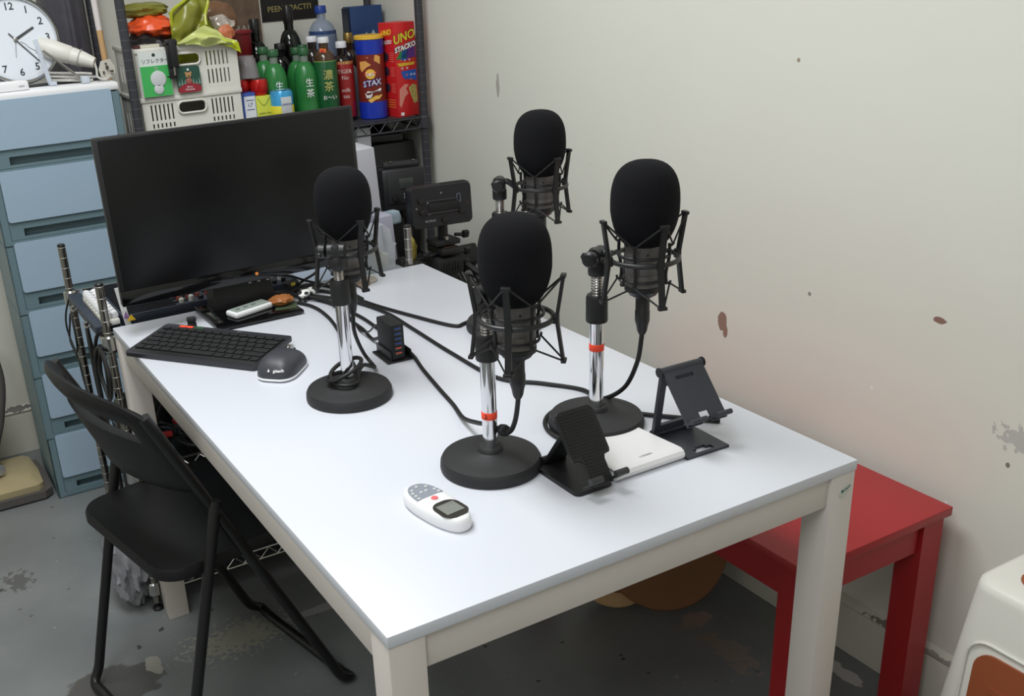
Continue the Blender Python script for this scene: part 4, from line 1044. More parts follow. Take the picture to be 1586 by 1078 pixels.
# bottles
def bottle(name, label, x, y, h, r, m, capm, shoulder=.62, neck=.012, caph=.016, cat='bottle', group=None, labelm=None, lz=(.1, .55), body_name='body', cap_r=None, base=SZ_):
    t = thing(name, label, cat, (x, y, base), 0, group)
    hb = h - caph
    pr = [(r * .86, .0), (r * .97, .004), (r, .012), (r, h * .30), (r * .97, h * .33), (r, h * .36), (r, h * shoulder)]
    for k in range(1, 7):
        a = k / 6; pr.append((neck + (r - neck) * (1 - a ** 1.8), h * shoulder + (hb - .02 - h * shoulder) * (1 - (1 - a) ** 1.5)))
    pr += [(neck, hb)]
    MB().lathe(pr, (0, 0, 0), n=28).build(body_name, m, t, local=True)
    cr_ = cap_r or neck + .0035
    MB().lathe([(cr_, 0), (cr_ * 1.02, .002), (cr_ * .98, caph - .002), (cr_ * .9, caph), (0, caph)], (0, 0, hb), n=22).build('cap', capm, t, local=True)
    if labelm: MB().lathe([(r + .0004, h * lz[0]), (r + .0008, h * lz[0] + .001), (r + .0008, h * lz[1] - .001), (r + .0004, h * lz[1])], (0, 0, 0), n=28).build('label', labelm, t, local=True)
    return t
gt = mat('green tea bottle', (42, 118, 58), .3, spec=.5); gcap = mat('dark green cap', (44, 92, 56), .45)
wl = mat('white cap', (222, 222, 228), .45)
def wrapdir(x, y, deg=0):
    d = Vector((C0[0] - x, C0[1] - y, 0)).normalized(); d = Matrix.Rotation(R(deg), 3, 'Z') @ d; return d
G = 'green bottled teas on the shelf'
for (x, y, h, lb, tx) in ((.8218, 2.085, .225, 'front right green tea bottle with white characters behind the monitor', True), (.7267, 2.085, .229, 'front left green tea bottle behind the blue and yellow can', True),
                      (.8374, 2.18, .221, 'green tea bottle in second row behind the front right one', False), (.7321, 2.18, .231, 'green tea bottle in second row behind the front left one', False)):
    b = bottle('tea_bottle', lb, x, y, h, .0345, gt, gcap, .60, .0115, .018, group=G, cap_r=.0165)
    MB().lathe([(.0122, 0), (.0122, .028)], (x, y, SZ_ + h - .049), n=20).build('neck_glass', mat('clear neck', (120, 132, 122), .15), b)
    if tx:
        d = wrapdir(x, y, 16); dd_ = Vector((-d.y, d.x, 0))
        text('生', .026, Vector((x, y, SZ_ + .128)) + d * .0352, dd_, (0, 0, 1), inkwhite, b); text('茶', .026, Vector((x, y, SZ_ + .098)) + d * .0352, dd_, (0, 0, 1), inkwhite, b)
for (x, y, h, lb) in ((.9068, 2.27, .22, 'green capped tea bottle in back row left of the other'), (.9394 + .02, 2.27, .21, 'green capped tea bottle in back row beside the large water bottle')):
    bottle('tea_bottle', lb, x - .012, y, h, .0315, gt, gcap, .60, .0115, .018, group=G, cap_r=.016)
b = bottle('tea_bottle', 'short tea bottle with dark green label, gold characters and white cap', .8807, 2.07, .251, .0335, mat('amber tea', (74, 52, 34), .15), wl, .70, .0135, .016, labelm=mat('deep green label', (20, 84, 44), .3), lz=(.06, .735))
MB().lathe([(.0338, 0), (.0341, .001), (.0341, .008), (.0338, .009)], (.8807, 2.07, SZ_ + .176), n=28).build('label_band', mat('pale green band', (150, 190, 90), .4), b)
d = wrapdir(.8807, 2.07, 10); dd_ = Vector((-d.y, d.x, 0))
gold = mat('gold ink', (196, 190, 110), .5)
text('濃', .030, Vector((.8807, 2.07, SZ_ + .145)) + d * .0352, dd_, (0, 0, 1), gold, b); text('茶', .030, Vector((.8807, 2.07, SZ_ + .112)) + d * .0352, dd_, (0, 0, 1), gold, b)
text('お〜い', .014, Vector((.8807, 2.07, SZ_ + .082)) + d * .0352, dd_, (0, 0, 1), inkwhite, b)
d2 = wrapdir(.8807, 2.07, -14)
MB().prism([(-.010, -.012), (.010, -.010), (.012, .012), (-.007, .014)], Vector((.8807, 2.07, SZ_ + .207)) + d2 * .019, (-d2.y, d2.x, 0), (.0, .0, 1), d2 * .0015).build('neck_tag', mat('orange tag', (226, 110, 50), .5, var=.3, vscale=120), b)
MB().cyl(Vector((.8807, 2.07, SZ_ + .212)) + d2 * .020, Vector((.8807, 2.07, SZ_ + .212)) + d2 * .0215, .005, n=12).build('neck_mark', mat('red mark', (190, 40, 40), .5), b)
bottle('drink_bottle', 'dark drink bottle with white cap behind the gold lettered tea', .880, 2.155, .250, .031, mat('dark drink', (34, 26, 24), .15), wl, .62, .013, .016)
b = bottle('drink_bottle', 'drink bottle with red label, gold top and white cap', .9545, 2.11, .231, .0315, mat('cola drink', (30, 20, 18), .12), wl, .74, .013, .018, labelm=mat('red label', (150, 26, 30), .35), lz=(.05, .76))
d = wrapdir(.9545, 2.11, 8); dd_ = Vector((-d.y, d.x, 0))
for s_, z_ in (('TIGER', .146), ('No', .128), ('milk', .092), ('tea', .074)): text(s_, .016, Vector((.9545, 2.11, SZ_ + z_)) + d * .0335, dd_, (0, 0, 1), mat('pink white ink', (222, 200, 196), .6), b)
MB().lathe([(.0324, 0), (.0324, .008)], (.9545, 2.11, SZ_ + .167), n=24).build('gold_band', mat('gold band', (190, 150, 84), .4), b)
b = bottle('clear_bottle', 'slim clear bottle with silver cap left of the chips canister', .995, 2.145, .190, .0215, clearp, zinc, .70, .009, .014, labelm=mat('grey label', (150, 158, 172), .4), lz=(.18, .62))
d = wrapdir(.995, 2.145, 0); dd_ = Vector((-d.y, d.x, 0)); text('LIB', .014, Vector((.995, 2.145, SZ_ + .098)) + d * .0228, dd_, (0, 0, 1), inkblack, b); text('YIN', .014, Vector((.995, 2.145, SZ_ + .080)) + d * .0228, dd_, (0, 0, 1), inkblack, b)
bottle('amber_bottle', 'small dark amber bottle with gold neck behind the slim clear bottle', 1.035, 2.23, .245, .026, mat('amber glass', (46, 30, 20), .1), mat('gold foil', (150, 124, 70), .3, .7), .6, .012, .03)
bottle('wine_bottle', 'tall dark wine bottle right behind the red bucket', .758, 2.30, .305, .036, mat('dark wine glass', (12, 16, 14), .08), mat('black foil', (14, 14, 16), .3), .60, .0145, .045, cap_r=.0155)
bottle('wine_bottle', 'tallest dark wine bottle with long neck in front of the dark poster', .8716, 2.305, .334, .037, mat('dark wine glass', (12, 16, 14), .08), mat('black foil', (14, 14, 16), .3), .56, .0145, .05, cap_r=.0155)
bottle('dark_bottle', 'short black capped bottle between the green tea bottles', .8362 - .02, 2.255, .231, .030, mat('dark glass', (18, 18, 18), .08), mat('black cap', (26, 28, 28), .5), .62, .014, .018)
b = bottle('water_bottle', 'large clear water bottle with blue screw cap at the back of the shelf', .9736, 2.285, .328, .045, mat('clear blue plastic', (150, 165, 190), .1, alpha=.55), mat('blue cap', (32, 64, 150), .4), .70, .014, .022, cap_r=.018)
MB().lathe([(.040, .004), (.0435, .012), (.0435, .255), (0, .2552)], (.9736, 2.285, SZ_), n=28).build('water', mat('blue water', (70, 96, 150), .05, trans=.4), b)
# cups, cans, cartons
t = thing('plastic_cup', 'two nested upturned clear plastic cups standing on the red can', 'cup', (.645, 2.10, 1.103))
cm = mat('smoky clear cup', (170, 165, 168), .12, alpha=.35)
m = MB().lathe([(.0345, 0), (.0345, .002), (.026, .052), (.0255, .053), (0, .053), (0, .0518), (.0247, .0518), (.033, .001)], (.648, 2.095, 1.1035), n=28).build('outer_cup', cm, t)
MB().lathe([(.0305, 0), (.0305, .002), (.0225, .058), (.022, .060), (0, .060), (0, .0588), (.0215, .0588), (.0295, .001)], (.648, 2.095, 1.1038), n=28).build('inner_cup', cm, t)
def can(label, x, y, r, z0, h, m, tilt=0, name='drink_can', extra=None):
    t = thing(name, label, 'can', (x, y, z0))
    MB().lathe([(r * .82, 0), (r * .88, .003), (r, .010), (r, h - .010), (r * .88, h - .002)], (0, 0, 0), n=28).build('body', m, t, local=True)
    MB().lathe([(r * .88, h - .0022), (r * .90, h), (r * .84, h), (r * .82, h - .004), (0, h - .004)], (0, 0, 0), n=28).build('lid', zinc, t, local=True)
    MB().box((0, -.004, h - .003), (.012, .020, .0012), None, .0005).build('pull_tab', zinc, t, local=True)
    return t
rcm = mat('red metallic can', (186, 28, 24), .25, .3)
def carton(label, x, y, w, d_, h, m, capt=None):
    t = thing('drink_carton', label, 'carton', (x, y, SZ_))
    MB().bmin((x - w / 2, y - d_ / 2, SZ_), (x + w / 2, y + d_ / 2, SZ_ + h), bev=.0015).build('box', m, t)
    return t
t = carton('blue and white drink carton beside the lower crate', .6245, 2.07, .042, .05, .1210, mat('blue carton', (50, 80, 160), .5))
MB().bmin((.6105, 2.0445, SZ_ + .006), (.6435, 2.0452, SZ_ + .112)).build('white_panel', mat('white panel', (222, 226, 232), .5), t)
for z_ in (.018, .046, .074, .100): MB().bmin((.616, 2.0440, SZ_ + z_), (.639, 2.0446, SZ_ + z_ + .002)).build('print_line', mat('navy print', (30, 50, 120), .5), t)
text('L7', .014, (.6275, 2.0440, SZ_ + .088), (1, 0, 0), (0, 0, 1), mat('navy print', (30, 50, 120), .5), t)
t = carton('lime yellow drink carton between the blue carton and the can', .669, 2.07, .047, .05, .1085, mat('lime carton', (206, 214, 76), .5))
MB().tube([(.650, 2.0442, SZ_ + .105), (.668, 2.0442, SZ_ + .082), (.688, 2.0442, SZ_ + .105)], .0007, 5, 4).build('straw_print', mat('olive print', (110, 120, 40), .5), t)
text('LEMON TEA', .0068, (.669, 2.0442, SZ_ + .060), (1, 0, 0), (0, 0, 1), mat('olive print', (110, 120, 40), .5), t)
can('red drink can stacked on the lime yellow carton', .671, 2.078, .0262, SZ_ + .109, .046, rcm)
can('red drink can on the blue carton, half behind the crate', .6285, 2.10, .0240, SZ_ + .1213, .036, rcm)
t = can('blue and yellow drink can with white label in front of green bottles', .7221, 2.04, .033, SZ_, .122, mat('sky blue can', (66, 160, 214), .25, .2))
d = wrapdir(.7221, 2.04, -20); 
MB().lathe([(.0333, 0), (.0336, .0005), (.0336, .032), (.0333, .0325)], (.7221, 2.04, SZ_ + .046), n=28).build('yellow_band', mat('yellow band', (226, 214, 60), .4), t)
d = wrapdir(.7221, 2.04, 22)
MB().box(Vector((.7221, 2.04, SZ_ + .078)) + d * .0325, (.004, .032, .050), Matrix.Rotation(math.atan2(d.y, d.x), 3, 'Z'), .001).build('label_panel', mat('grey white panel', (196, 200, 204), .4, var=.2, vscale=90), t)
text('LEMON', .009, Vector((.7221, 2.04, SZ_ + .082)) + d * .0348, (-d.y, d.x, 0), (0, 0, 1), mat('navy print', (30, 50, 120), .5), t)
# bucket
single('red_bucket', MB().lathe([(0, 0), (.048, 0), (.062, .268), (.066, .270), (.066, .276), (.062, .276), (.058, .270), (.045, .004), (0, .004)], (.672, 2.28, SZ_), n=32), mat('dark red plastic', (132, 18, 26), .4), 'dark red plastic bucket behind the stacked cartons', 'bucket')
# blue box behind
t = thing('blue_box', 'dark blue glossy box standing at the back behind the chips canister', 'box', (1.10, 2.31, SZ_))
MB().bmin((1.068, 2.272, SZ_), (1.180, 2.325, 1.262), bev=.001).build('box', mat('blue gradient print', (34, 62, 110), .35, var=.3, vscale=8), t)
MB().bmin((1.062, 2.276, SZ_), (1.068, 2.322, 1.258)).build('side_panel', mat('navy side', (20, 30, 54), .4), t)
MB().prism([(1.105, 1.15), (1.12, 1.185), (1.13, 1.165), (1.145, 1.19), (1.165, 1.15)], (0, 2.2719, 0), (1, 0, 0), (0, 0, 1), (0, -.0005, 0)).build('mountain_print', mat('pale print', (170, 190, 205), .5), t)

# chips canister
t = thing('chips_canister', 'tall chips canister with yellow lid and blue ends on the shelf', 'canister', (1.036, 2.09, SZ_), 0)
lx, ly, lr = 1.036, 2.085, .0425
mar = mat('maroon canister', (128, 44, 34), .4, var=.15, vscale=20); blu = mat('royal blue print', (24, 52, 170), .35)
MB().lathe([(lr - .001, .004), (lr, .006), (lr, .240)], (lx, ly, SZ_), n=40).build('tube', mar, t)
MB().lathe([(lr - .002, 0), (lr + .0006, .003), (lr + .0006, .052)], (lx, ly, SZ_), n=40).build('lower_band', blu, t)
MB().lathe([(lr + .0006, 0), (lr + .0006, .044)], (lx, ly, SZ_ + .190), n=40).build('upper_band', blu, t)
MB().lathe([(lr + .001, 0), (lr + .0028, .001), (lr + .0028, .010), (lr, .012), (0, .012)], (lx, ly, SZ_ + .232), n=40).build('lid', mat('yellow lid', (232, 184, 60), .4), t)
d = wrapdir(lx, ly, 2); u_ = Vector((-d.y, d.x, 0)); f0 = Vector((lx, ly, SZ_)) + d * (lr + .0008)
def on_tube(dx, z_, extra=0):  # point on the can surface
    a = dx / lr; dd2 = d * math.cos(a) + u_ * math.sin(a); return Vector((lx, ly, SZ_ + z_)) + dd2 * (lr + .0008 + extra), Vector((-dd2.y, dd2.x, 0)), dd2
def curved_print(poly, z_c, x_c, m, name, par, th=.0008):
    g = MB(); c_, uu, nn_ = on_tube(x_c, z_c)
    # triangulate fan mapped to cylinder
    vs = []
    for (a, b) in poly:
        p, _, nn2 = on_tube(x_c + a, z_c + b, th); vs.append(p)
    cen, _, _ = on_tube(x_c + sum(p[0] for p in poly) / len(poly), z_c + sum(p[1] for p in poly) / len(poly), th)
    n = len(vs); base_ = [on_tube(x_c + a, z_c + b, 0)[0] for a, b in poly]
    g.add(vs + [cen] + base_, [(i, (i + 1) % n, n) for i in range(n)] + [(i, n + 1 + i, n + 1 + (i + 1) % n, (i + 1) % n) for i in range(n)])
    return g.build(name, m, par, ang=60)
chipm = mat('chip print', (226, 164, 86), .5, var=.12, vscale=80)
curved_print([(-.022, .004), (.010, .010), (.022, .004), (.020, -.018), (.008, -.010)], .178, .008, chipm, 'chip_print', t)
curved_print([(-.018, .012), (.002, .014), (.018, .002), (.004, -.004), (-.012, -.018), (-.018, -.008)], .158, -.018, chipm, 'chip_print', t)
curved_print([(.0155 * math.cos(k * PI / 10), .0145 * math.sin(k * PI / 10)) for k in range(20)], .134, -.004, mat('yellow disc print', (240, 190, 70), .5), 'logo_disc', t)
curved_print([(-.0175, -.006), (.0175, -.003), (.0175, .0065), (-.0175, .0035)], .134, -.004, mat('red ribbon print', (206, 40, 38), .5), 'logo_ribbon', t, .0012)
text("Lay's", .0125, on_tube(-.004, .134, .0030)[0], on_tube(-.004, 0)[1], (0, 0, 1), inkwhite, t, bold=.0004)
for i, ch in enumerate('STAX'):
    p, uu, _ = on_tube(-.022 + i * .0135, .104 + i * .002, .0012); text(ch, .024, p, uu, (0, 0, 1), mat('dark blue ink', (30, 40, 130), .5), t, bold=.0016)
    p, uu, _ = on_tube(-.022 + i * .0135, .104 + i * .002, .0022); text(ch, .024, p, uu, (0, 0, 1), mat('pale blue ink', (214, 220, 240), .5), t, bold=.0002)
curved_print([(-.020, -.006), (.024, .002), (.024, .011), (-.020, .003)], .080, .002, inkwhite, 'flavour_strip', t)
text('MESQUITE BARBECUE', .0048, on_tube(.004, .0825, .002)[0], on_tube(.004, 0)[1] + Vector((0, 0, .17)), (0, 0, 1), inkblack, t)
curved_print([(-.018, -.008), (.004, .004), (.028, .006), (.018, -.004), (-.010, -.016)], .066, .002, mat('yellow chip print', (232, 184, 84), .5), 'chip_print', t)
curved_print([(-.012, .006), (.010, .010), (.010, 0), (.004, -.008), (-.008, -.008)], .072, -.012, mat('bowl print', (220, 216, 216), .5), 'bowl_print', t, .0012)
curved_print([(-.009, .005), (.008, .008), (.006, .002), (-.006, 0)], .073, -.012, mat('sauce print', (104, 26, 22), .5), 'sauce_print', t, .0018)

# red tower game box
t = thing('game_box', 'tall red tower game box with yellow and white lettering at the shelf end', 'game box', (1.1215, 2.066, SZ_), R(9))
RB = .274; bw_, bd_ = .078, .078
redc = mat('red card', (206, 34, 38), .4)
# local frame, front face -y, left face -x
MB().box((0, 0, RB / 2), (bw_, bd_, RB), None, .0008).build('box', redc, t, local=True)
w = WM[t.name]; w3 = w.to_3x3()
def lf(x, z_, o_=.0006): return w @ Vector((x, -bd_ / 2 - o_, z_))
def ls(y, z_, o_=.0006): return w @ Vector((-bw_ / 2 - o_, y, z_))
fu, sv = w3 @ Vector((1, 0, 0)), w3 @ Vector((0, -1, 0))
yel = mat('yellow ink', (240, 214, 60), .5)
for s_, x, z_, sz, m_ in (('UNO', -.002, .232, .036, yel), ('STACKO', 0, .203, .0205, inkwhite)):
    text(s_, sz * 1.0, lf(x, z_, .0003), fu + Vector((0, 0, .22)), (0, 0, 1), inkblack, t, bold=.0022)
    text(s_, sz, lf(x, z_, .0008), fu + Vector((0, 0, .22)), (0, 0, 1), m_, t, bold=.0009)
text('UNO', .022, ls(0, .245), sv + Vector((0, 0, .15)), (0, 0, 1), yel, t, bold=.0008)
text('STACKO', .0155, ls(0, .218), sv + Vector((0, 0, .1)), (0, 0, 1), inkwhite, t, bold=.0004, sx=.85)
def fprint(poly, col, name, nm='p'):
    g = MB(); g.prism(poly, w @ Vector((0, -bd_ / 2, 0)), fu, (0, 0, 1), w3 @ Vector((0, -.0007, 0))); return g.build(name, col, t)
fprint([(-.036, .170), (-.020, .190), (.004, .198), (.002, .170)], mat('green ink', (40, 130, 70), .5), 'green_block_print')
fprint([(.003, .170), (.005, .198), (.036, .202), (.036, .172)], mat('violet ink', (96, 50, 130), .5), 'violet_block_print')
fprint([(-.020, .165), (-.012, .192), (.012, .196), (.006, .166)], mat('blue ink', (40, 90, 180), .5), 'blue_block_print')
fprint([(-.034, .158), (.032, .158), (.030, .150), (-.026, .148)], mat('yellow block ink', (226, 180, 50), .5), 'yellow_block_print')
fprint([(-.022, .134), (.036, .136), (.036, .104), (-.012, .112)], mat('blue ink', (40, 90, 180), .5), 'blue_tower_print')
for k, (x, z_) in enumerate(((-.02, .164), (-.004, .164), (.012, .165), (.026, .165), (-.016, .142), (.002, .142), (.0, .122), (.016, .122), (.028, .122), (.014, .108))):
    text('7%d' % (k % 10) if k < 4 else '42', .009, lf(x, z_, .0012), fu, (0, 0, 1), inkwhite if k % 3 else mat('orange ink', (230, 130, 50), .5), t)
fprint([(-.034, .036), (-.030, .082), (-.010, .096), (.006, .094), (-.006, .082), (.002, .068), (-.012, .058), (-.028, .028)], mat('pink hand print', (222, 140, 124), .5), 'hand_print')
fprint([(.004, .084), (.020, .094), (.034, .088), (.036, .040), (.022, .036), (.012, .060)], mat('confetti print', (176, 160, 90), .5, var=.9, vscale=150), 'falling_blocks_print')
fprint([(-.030, .004), (-.018, .004), (-.018, .013), (-.030, .013)], inkwhite, 'maker_mark')
for z_ in (.176, .134, .086):
    g = MB().lathe([(.0135, 0), (.0135, .0008), (0, .0009)], ls(.008, z_, 0), w3 @ Vector((-1, 0, 0)), 20); pm = g.build('picture_print', mat('dark picture', (60, 40, 60), .5, var=.7, vscale=120), t)
    for q in range(5):
        MB().box(ls(-.022, z_ + .012 - q * .006, .0002), (.0006, .020, .0016), w3).build('text_line', mat('pink ink', (230, 130, 120), .5), t)
for q in range(4): MB().box(ls(-.004, .050 - q * .007, .0002), (.0006, .05, .0022), w3).build('text_line', mat('orange ink', (230, 130, 50), .5), t)

# lower shelf contents right of the monitor
t = thing('equipment_case', 'large black equipment case on the shelf below the drinks', 'case', (1.07, 2.12, .50))
MB().bmin((1.005, 2.04, .5022), (1.148, 2.30, .868), bev=.004).build('shell', mat('black case', (17, 17, 19), .5), t)
MB().bmin((1.003, 2.038, .80), (1.150, 2.302, .806), bev=.001).build('lid_seam', mat('dark seam', (40, 40, 44), .5), t)
MB().tube([(.999, 2.10, .70), (.992, 2.10, .72), (.990, 2.15, .735), (.992, 2.2, .72), (.999, 2.2, .70)], .004, 8, 4).build('handle', blackm, t)
t = thing('equipment_case', 'flat black case leaning on top of the large black case', 'case', (1.03, 2.15, .868))
MB().box((1.035, 2.17, .884), (.19, .24, .022), (0, .0, -.2), .004).build('shell', mat('black case', (17, 17, 19), .5), t)
MB().box((.98, 2.06, .884), (.03, .004, .008), (0, 0, -.2), .001).build('latch', blackm, t)
single('white_carton', MB().bmin((.952, 2.04, .5022), (.998, 2.26, .925), bev=.002), mat('white carton', (196, 198, 204), .6), 'tall narrow white carton beside the large black case', 'carton')
single('black_carton', MB().bmin((.55, 2.03, .5022), (.90, 2.30, .86), bev=.003), mat('black carton', (28, 28, 30), .6), 'wide black carton on the shelf hidden mostly by the monitor', 'carton')

# ------------------------------------------------------------------ things on the drawer cabinet
kx_, ky_ = .046, 2.155
CTOP = 1.1392
cr_ = .113
t = thing('wall_clock', 'round white wall clock with black numerals leaning on the cabinet top', 'clock', (kx_, ky_, CTOP))
tl_ = R(-9)
rc = Matrix.Rotation(tl_, 3, 'X')
cc = Vector((kx_, ky_ + .015, CTOP + cr_ * math.cos(tl_) + .004))
def kl(x, z_, y=0): return cc + rc @ Vector((x, y, z_))
nf = rc @ Vector((0, -1, 0))
MB().lathe([(cr_ - .004, -.026), (cr_, -.020), (cr_, .010), (cr_ - .002, .014), (cr_ - .008, .015), (cr_ - .010, .010)], cc, nf, 64, cap=False).build('rim', mat('dark silver rim', (70, 74, 80), .25, .7), t)
MB().lathe([(cr_ - .002, .0135), (cr_ - .0035, .0165), (cr_ - .0085, .0165), (cr_ - .010, .0130)], cc, nf, 64, cap=False).build('bezel', chrome, t)
MB().lathe([(0, 0), (cr_ - .008, 0), (cr_ - .008, .008), (0, .008)], cc, nf, 64).build('face', mat('clock face white', (226, 232, 240), .35), t)
for h_ in range(1, 13):
    a = R(90 - 30 * h_)
    text(str(h_), .026, kl(.083 * math.cos(a), .083 * math.sin(a), -.0085), (1, 0, 0), rc @ Vector((0, 0, 1)), mat('dark grey numeral', (52, 54, 58), .5), t, name='numeral', bold=.0004)
def hand(name, ang, l0, l1, w_, m, y):
    a = R(ang); d_ = Vector((math.cos(a), math.sin(a))); p = Vector((-d_.y, d_.x))
    g = MB(); P = [d_ * l0 + p * w_, d_ * l1 + p * w_ * .8, d_ * l1 - p * w_ * .8, d_ * l0 - p * w_]
    g.prism([(q.x, q.y) for q in P], kl(0, 0, y), rc @ Vector((1, 0, 0)), rc @ Vector((0, 0, 1)), nf * .0008); return g.build(name, m, t)
hm = mat('dark hand', (60, 62, 66), .4)
hand('hour_hand', 28, -.004, .058, .0035, hm, -.009)
hand('minute_hand', -50, -.022, .078, .0016, hm, -.0105)
hand('second_hand', -100, -.005, .045, .0005, hm, -.012)
MB().lathe([(.005, 0), (.005, .004), (0, .005)], kl(0, 0, -.009), nf, 16).build('hub', zinc, t)
MB().tube([kl(.012, -.006, -.0086), kl(.022, -.012, -.0086), kl(.030, -.022, -.0086), kl(.045, -.032, -.0086), kl(.058, -.046, -.0086)], .0006, 5, 0).build('scratch_line', hm, t)
# clear folding bracket in front of the clock
t = thing('clear_bracket', 'clear plastic folding bracket standing in front of the clock', 'bracket', (.12, 2.06, CTOP))
cb = mat('frosted clear plastic', (214, 222, 234), .25, alpha=.75)
MB().box((.092, 2.085, CTOP + .060), (.012, .006, .118), (R(0), R(-9), 0), .002).build('upright_bar', cb, t)
MB().box((.138, 2.06, CTOP + .048), (.0065, .006, .128), (0, R(-47), 0), .002).build('diagonal_bar', zinc, t)
MB().box((.183, 2.045, CTOP + .010), (.020, .018, .018), (0, 0, .2), .003).build('foot', cb, t)
MB().box((.105, 2.075, CTOP + .006), (.018, .016, .010), (0, 0, .2), .002).build('foot', cb, t)
t = thing('white_adapter', 'white rectangular adapter on the cabinet top at the left frame edge', 'adapter', (-.02, 2.05, CTOP))
MB().box((.0, 2.05, CTOP + .012), (.075, .045, .023), (0, 0, .05), .005).build('body', whitep, t)
MB().box((.02, 2.0275, CTOP + .012), (.014, .001, .003), (0, 0, .05)).build('mark', mat('grey mark', (180, 184, 190), .5), t)
# white hand-held steamer/dryer nozzle with cable and UK plug
t = thing('hair_dryer', 'white handheld dryer lying behind the clock with braided cable and plug', 'dryer', (.18, 2.2, CTOP))
MB().lathe([(.014, 0), (.020, .03), (.023, .06), (.021, .062), (.024, .066), (.026, .12), (.022, .15), (0, .155)], (.226, 2.10, CTOP + .045), (-.8, .42, .34), 24).build('handle', offwhite, t)
MB().torus((.193, 2.117, CTOP + .059), .0235, .0012, (-.8, .42, .34), 24, 6).build('seam', mat('grey seam', (180, 180, 176), .5), t)
pl_ = MB().prism([(-.022, -.016), (-.010, -.024), (.010, -.024), (.022, -.014), (.024, .004), (.014, .022), (-.014, .022), (-.024, .004)], (.246, 2.055, CTOP + .030), Vector((.95, .25, .1)).normalized(), Vector((-.1, -.1, 1)).normalized(), Vector((.25, .95, 0)) * .018).build('plug', mat('ivory plug', (216, 212, 200), .45), t)
for a, b, w_, h_ in ((0, .004, .006, .008), (-.011, -.008, .004, .007), (.011, -.006, .008, .004), (-.002, .014, .004, .004)):
    MB().box((.246 + a, 2.052, CTOP + .030 + b), (w_, .006, h_), (0, 0, .25)).build('plug_pin', mat('dark pin', (90, 86, 80), .4, .5), pl_)
braid = mat('braided grey cord', (190, 188, 182), .6, var=.5, vscale=220)
MB().tube([(.226, 2.10, CTOP + .045), (.222, 2.07, CTOP + .030), (.218, 2.05, CTOP + .012), (.235, 2.04, CTOP + .006), (.25, 2.05, CTOP + .012)], .003, 8, 6).build('cord', braid, t)
for k in range(3):
    MB().tube([(.10, 2.10 + k * .01, CTOP + .012 + k * .009), (.14, 2.08, CTOP + .010 + k * .009), (.185, 2.07, CTOP + .006 + k * .009), (.208, 2.075, CTOP + .004 + k * .008)], .0035, 8, 5).build('cord_coil', braid, t)
single('black_tray', MB().bmin((.03, 2.09, CTOP), (.245, 2.13, CTOP + .004)), blackm, 'thin black tray under the clock on the cabinet top', 'tray')

# dark garment bag and broom handle between cabinet and shelf
g = MB()
vs = []; fs = []
nx, nz = 30, 20
for i in range(nx + 1):
    for j in range(nz + 1):
        u = i / nx; v = j / nz
        x = .152 + .122 * u; z_ = .95 + .75 * v
        y = 2.34 - .07 * math.sin(u * PI) ** .6 + .012 * noise.noise(Vector((u * 5, v * 2.0, 1))) - .006 * math.exp(-((u - .5) / .04) ** 2) * -1
        vs.append((x, y, z_))
for i in range(nx):
    for j in range(nz): a = i * (nz + 1) + j; fs.append((a, a + nz + 1, a + nz + 2, a + 1))
k = len(vs); 
vs += [(x, 2.38, z_) for x, y, z_ in vs[:k]]
fs += [tuple(k + q for q in reversed(f)) for f in list(fs)]
for j in range(nz):
    a = j; b = nx * (nz + 1) + j
    fs += [(a, a + 1, k + a + 1, k + a), (b + 1, b, k + b, k + b + 1)]
g.add(vs, fs)
single('garment_bag', g, mat('dark grey leatherette', (70, 68, 76), .5, var=.25, vscale=45, bump=.3, bscale=60), 'dark grey hanging garment bag behind the clock beside the shelf post', 'garment bag')
t = thing('broom_handle', 'upright wooden pole with white painted top half between cabinet and shelf', 'pole', (.272, 2.0, 0))
MB().cyl((.2655, 2.16, 1.262), (.262, 2.185, 1.70), .0085, n=16).build('painted_half', mat('white paint', (214, 206, 204), .5), t)
MB().cyl((.268, 2.145, 1.00), (.2655, 2.16, 1.262), .0085, n=16).build('wooden_half', woodl, t)
# ------------------------------------------------------------------ chrome wire rack behind the table
rx0, rx1, ry0, ry1 = -.009, .722, 1.2975, 1.70
t = thing('wire_rack', 'low chrome wire rack standing behind the far end of the table', 'rack', (.36, 1.5, 0))
for x in (rx0, rx1):
    for y in (ry0, ry1):
        p = MB().cyl((x, y, .02), (x, y, .805), .0092, n=20).build('post', mat('worn chrome', (150, 146, 140), .18, 1.0), t)
        MB().lathe([(.0094, 0), (.0094, .004), (.007, .006), (0, .006)], (x, y, .804), n=16).build('post_cap', blackp, t)
        g = MB()
        for k in range(31): g.torus((x, y, .04 + .0254 * k), .0093, .0005, n=12, m=4)
        tag(g.build('post_groove', mat('pale groove', (190, 188, 180), .4, .5), p), kind='stuff')
        MB().lathe([(.012, 0), (.013, .004), (.010, .008), (.004, .010), (.004, .022)], (x, y, 0), n=16).build('foot', rubber, t)
for z in (.075, .372, .692): wire_shelf(t, rx0, rx1, ry0, ry1, z, wirem, dz=.030, step=.028)
